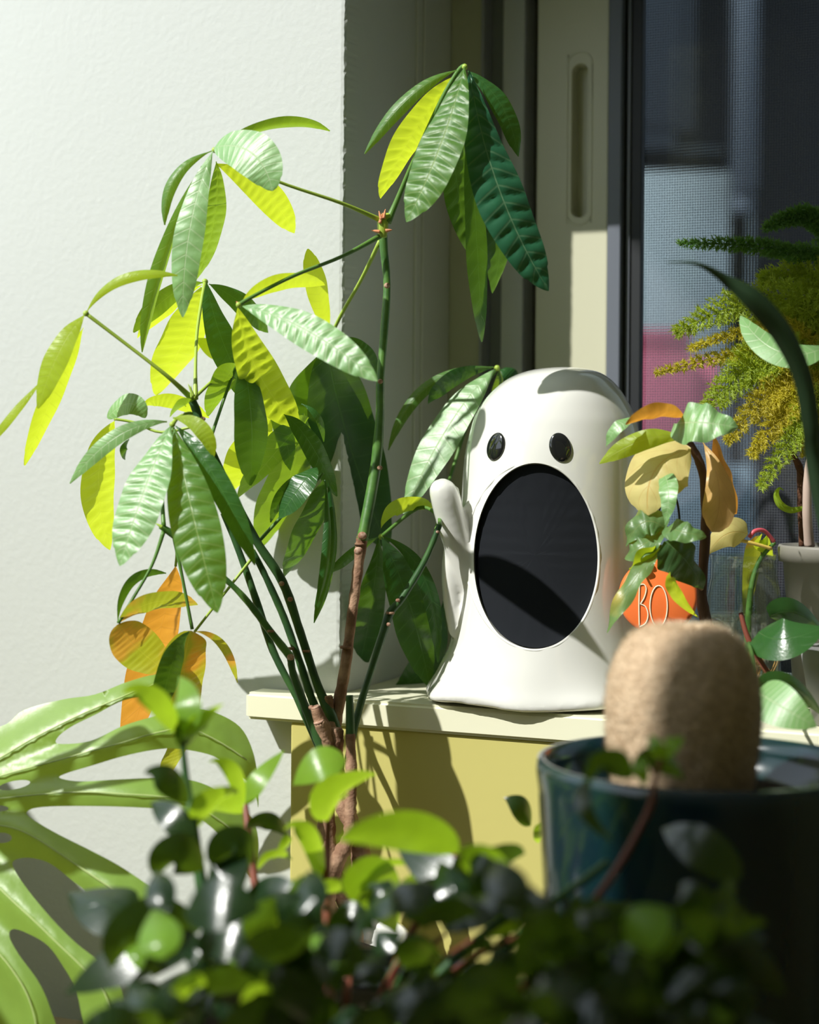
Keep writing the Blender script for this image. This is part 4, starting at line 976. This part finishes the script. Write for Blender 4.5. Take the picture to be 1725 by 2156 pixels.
def frond(pts, mat, wpx, seed, dens=1.0):
    rs = random.Random(seed); V = []; Fc = []
    C = catmull([tuple(P(*p)) for p in pts], 10); d = pts[0][2]; s = d/F
    tube_geo([Vector(c) for c in C[::5]], .0006, sides=5, n=2, V=V, Fc=Fc)
    tot = len(C)
    def needles(a, bdir, L, ln):
        k = int(L/s/1.5*dens)
        for i in range(k):
            p = a + bdir*(L*i/k)
            n = (bdir*.6 + Vector((rs.uniform(-1, 1), rs.uniform(-1, 1), rs.uniform(-1, 1)))).normalized()
            w_ = n.cross(Vector((rs.random()-.5, 1, rs.random()-.5))).normalized()*(1.25*s)
            b_ = len(V); V.extend([p-w_, p+w_, p+n*ln]); Fc.append((b_, b_+1, b_+2))
    for i in range(2, tot-1):
        t = (Vector(C[min(tot-1, i+1)]) - Vector(C[i-1])).normalized(); q = i/(tot-1)
        side = t.cross(Vector((0, 1, 0))).normalized()
        for sg in (-1, 1):
            for rep in range(4):
                Lb = wpx*s*.75*(math.sin(PI*min(1, .15+q*.85))**.7)*rs.uniform(.6, 1.1) + 4*s
                bd = (t*rs.uniform(.6, 1.0) + side*sg*rs.uniform(.7, 1.1) + Vector((0, rs.uniform(-.35, .35), 0))).normalized()
                needles(Vector(C[i]) + t*rs.uniform(-4, 4)*s, bd, Lb, 11*s)
        needles(Vector(C[i]), t, 14*s, 7*s)
    o = link('frond', mesh(V, Fc, [(.2, .3)]*len(V)), mat, fern, False); return o
FR = [
    ([(1790, 1000, 1.46), (1790, 700, 1.47), (1760, 500, 1.47), (1700, 452, 1.47), (1640, 470, 1.47)], fern_g, 34), ([(1790, 800, 1.46), (1740, 560, 1.46), (1660, 530, 1.45), (1560, 515, 1.44), (1430, 512, 1.43)], fern_g, 30),
    ([(1800, 900, 1.46), (1760, 640, 1.46), (1690, 580, 1.46), (1600, 590, 1.46)], fern_m, 66), ([(1780, 800, 1.46), (1690, 640, 1.45), (1560, 640, 1.44), (1420, 702, 1.43)], fern_m, 66),
    ([(1780, 820, 1.46), (1680, 690, 1.45), (1560, 700, 1.44), (1450, 735, 1.43)], fern_y, 22), ([(1780, 850, 1.46), (1660, 740, 1.45), (1530, 750, 1.44), (1378, 785, 1.42)], fern_y, 26),
    ([(1780, 850, 1.46), (1680, 760, 1.45), (1580, 770, 1.44), (1490, 860, 1.43)], fern_m, 84), ([(1780, 860, 1.46), (1690, 800, 1.45), (1620, 830, 1.44), (1530, 930, 1.43)], fern_y, 60),
    ([(1790, 860, 1.46), (1700, 820, 1.45), (1650, 870, 1.44), (1582, 960, 1.43)], fern_y, 54), ([(1790, 870, 1.46), (1710, 840, 1.45), (1680, 900, 1.44), (1600, 1028, 1.43)], fern_m, 50),
    ([(1800, 880, 1.46), (1720, 700, 1.47), (1650, 690, 1.47), (1570, 780, 1.47)], fern_m, 110), ([(1800, 800, 1.47), (1740, 720, 1.47), (1700, 760, 1.47), (1630, 880, 1.46)], fern_y, 110),
    ([(1800, 780, 1.48), (1760, 650, 1.48), (1710, 680, 1.48), (1660, 790, 1.48)], fern_m, 120), ([(1810, 900, 1.46), (1760, 760, 1.46), (1720, 850, 1.46), (1700, 960, 1.46)], fern_y, 80),
    ([(1810, 700, 1.46), (1760, 590, 1.46), (1710, 640, 1.46), (1680, 700, 1.46)], fern_m, 60), ([(1790, 640, 1.47), (1740, 500, 1.47), (1690, 455, 1.47), (1610, 480, 1.46)], fern_g, 40)]
for i, (p_, m_, w_) in enumerate(FR): frond(p_, m_, w_, 300+i)
ptube('stem', [(1752, 1150, 1.46), (1765, 1000, 1.46), (1790, 850, 1.46)], [6, 5, 4], greenstem, fern)
ptube('stem', [(1770, 1150, 1.46), (1790, 1000, 1.46), (1800, 780, 1.46), (1795, 640, 1.46)], [6, 5, 4, 3], greenstem, fern)
leaf(fern, L_pale, (1740, 730), (1640, 740), (1560, 665), 60, (-.2, -.8, .5), 1.32, shape='oval', ns=24)
# long arching strap leaf, near the camera
st = thing('strap_leaf_plant', 'dark arching strap leaf out of focus at the right edge in front of the fern', 'plant', P(1800, 1700, 1.16))
def strap(pts, wpx):
    C = catmull([tuple(P(*p)) + (w_,) for p, w_ in zip(pts, wpx)], 10); V = []; Fc = []; U = []
    for i, c in enumerate(C):
        t = Vector(C[min(len(C)-1, i+1)][:3] - C[max(0, i-1)][:3]).normalized(); sd_ = t.cross(Vector((0, 1, 0))).normalized()
        hw = c[3]/F*1.15/2
        for j in range(5):
            x = -1+j/2; V.append(Vector(c[:3]) + sd_*x*hw + Vector((0, abs(x)*hw*.7, 0))); U.append(((x+1)/2, i/len(C)))
    for i in range(len(C)-1):
        for j in range(4):
            a = i*5+j; Fc.append((a, a+1, a+6, a+5))
    return link('leaf', mesh(V, Fc, U), leafmat('leaf_strap', (.02, .045, .02), (.04, .08, .01), (.03, .06, .03), rough=.4, tmix=.15, nv=1), st)
strap([(1405, 552, 1.12), (1470, 556, 1.12), (1530, 588, 1.13), (1590, 630, 1.13), (1650, 700, 1.14), (1692, 790, 1.15), (1712, 900, 1.16), (1722, 1000, 1.17), (1780, 1300, 1.17), (1800, 1560, 1.17)], [2, 8, 22, 44, 46, 40, 38, 36, 34, 30])
lathe('pot', [(.05, 0), (.06, .003), (.075, .30), (.07, .30), (.001, .28)], Vector((P(1920, 1700, 1.19).x + .02, 1.21, TZ)), dark_pot, st)

print('meshes', len(bpy.data.meshes))
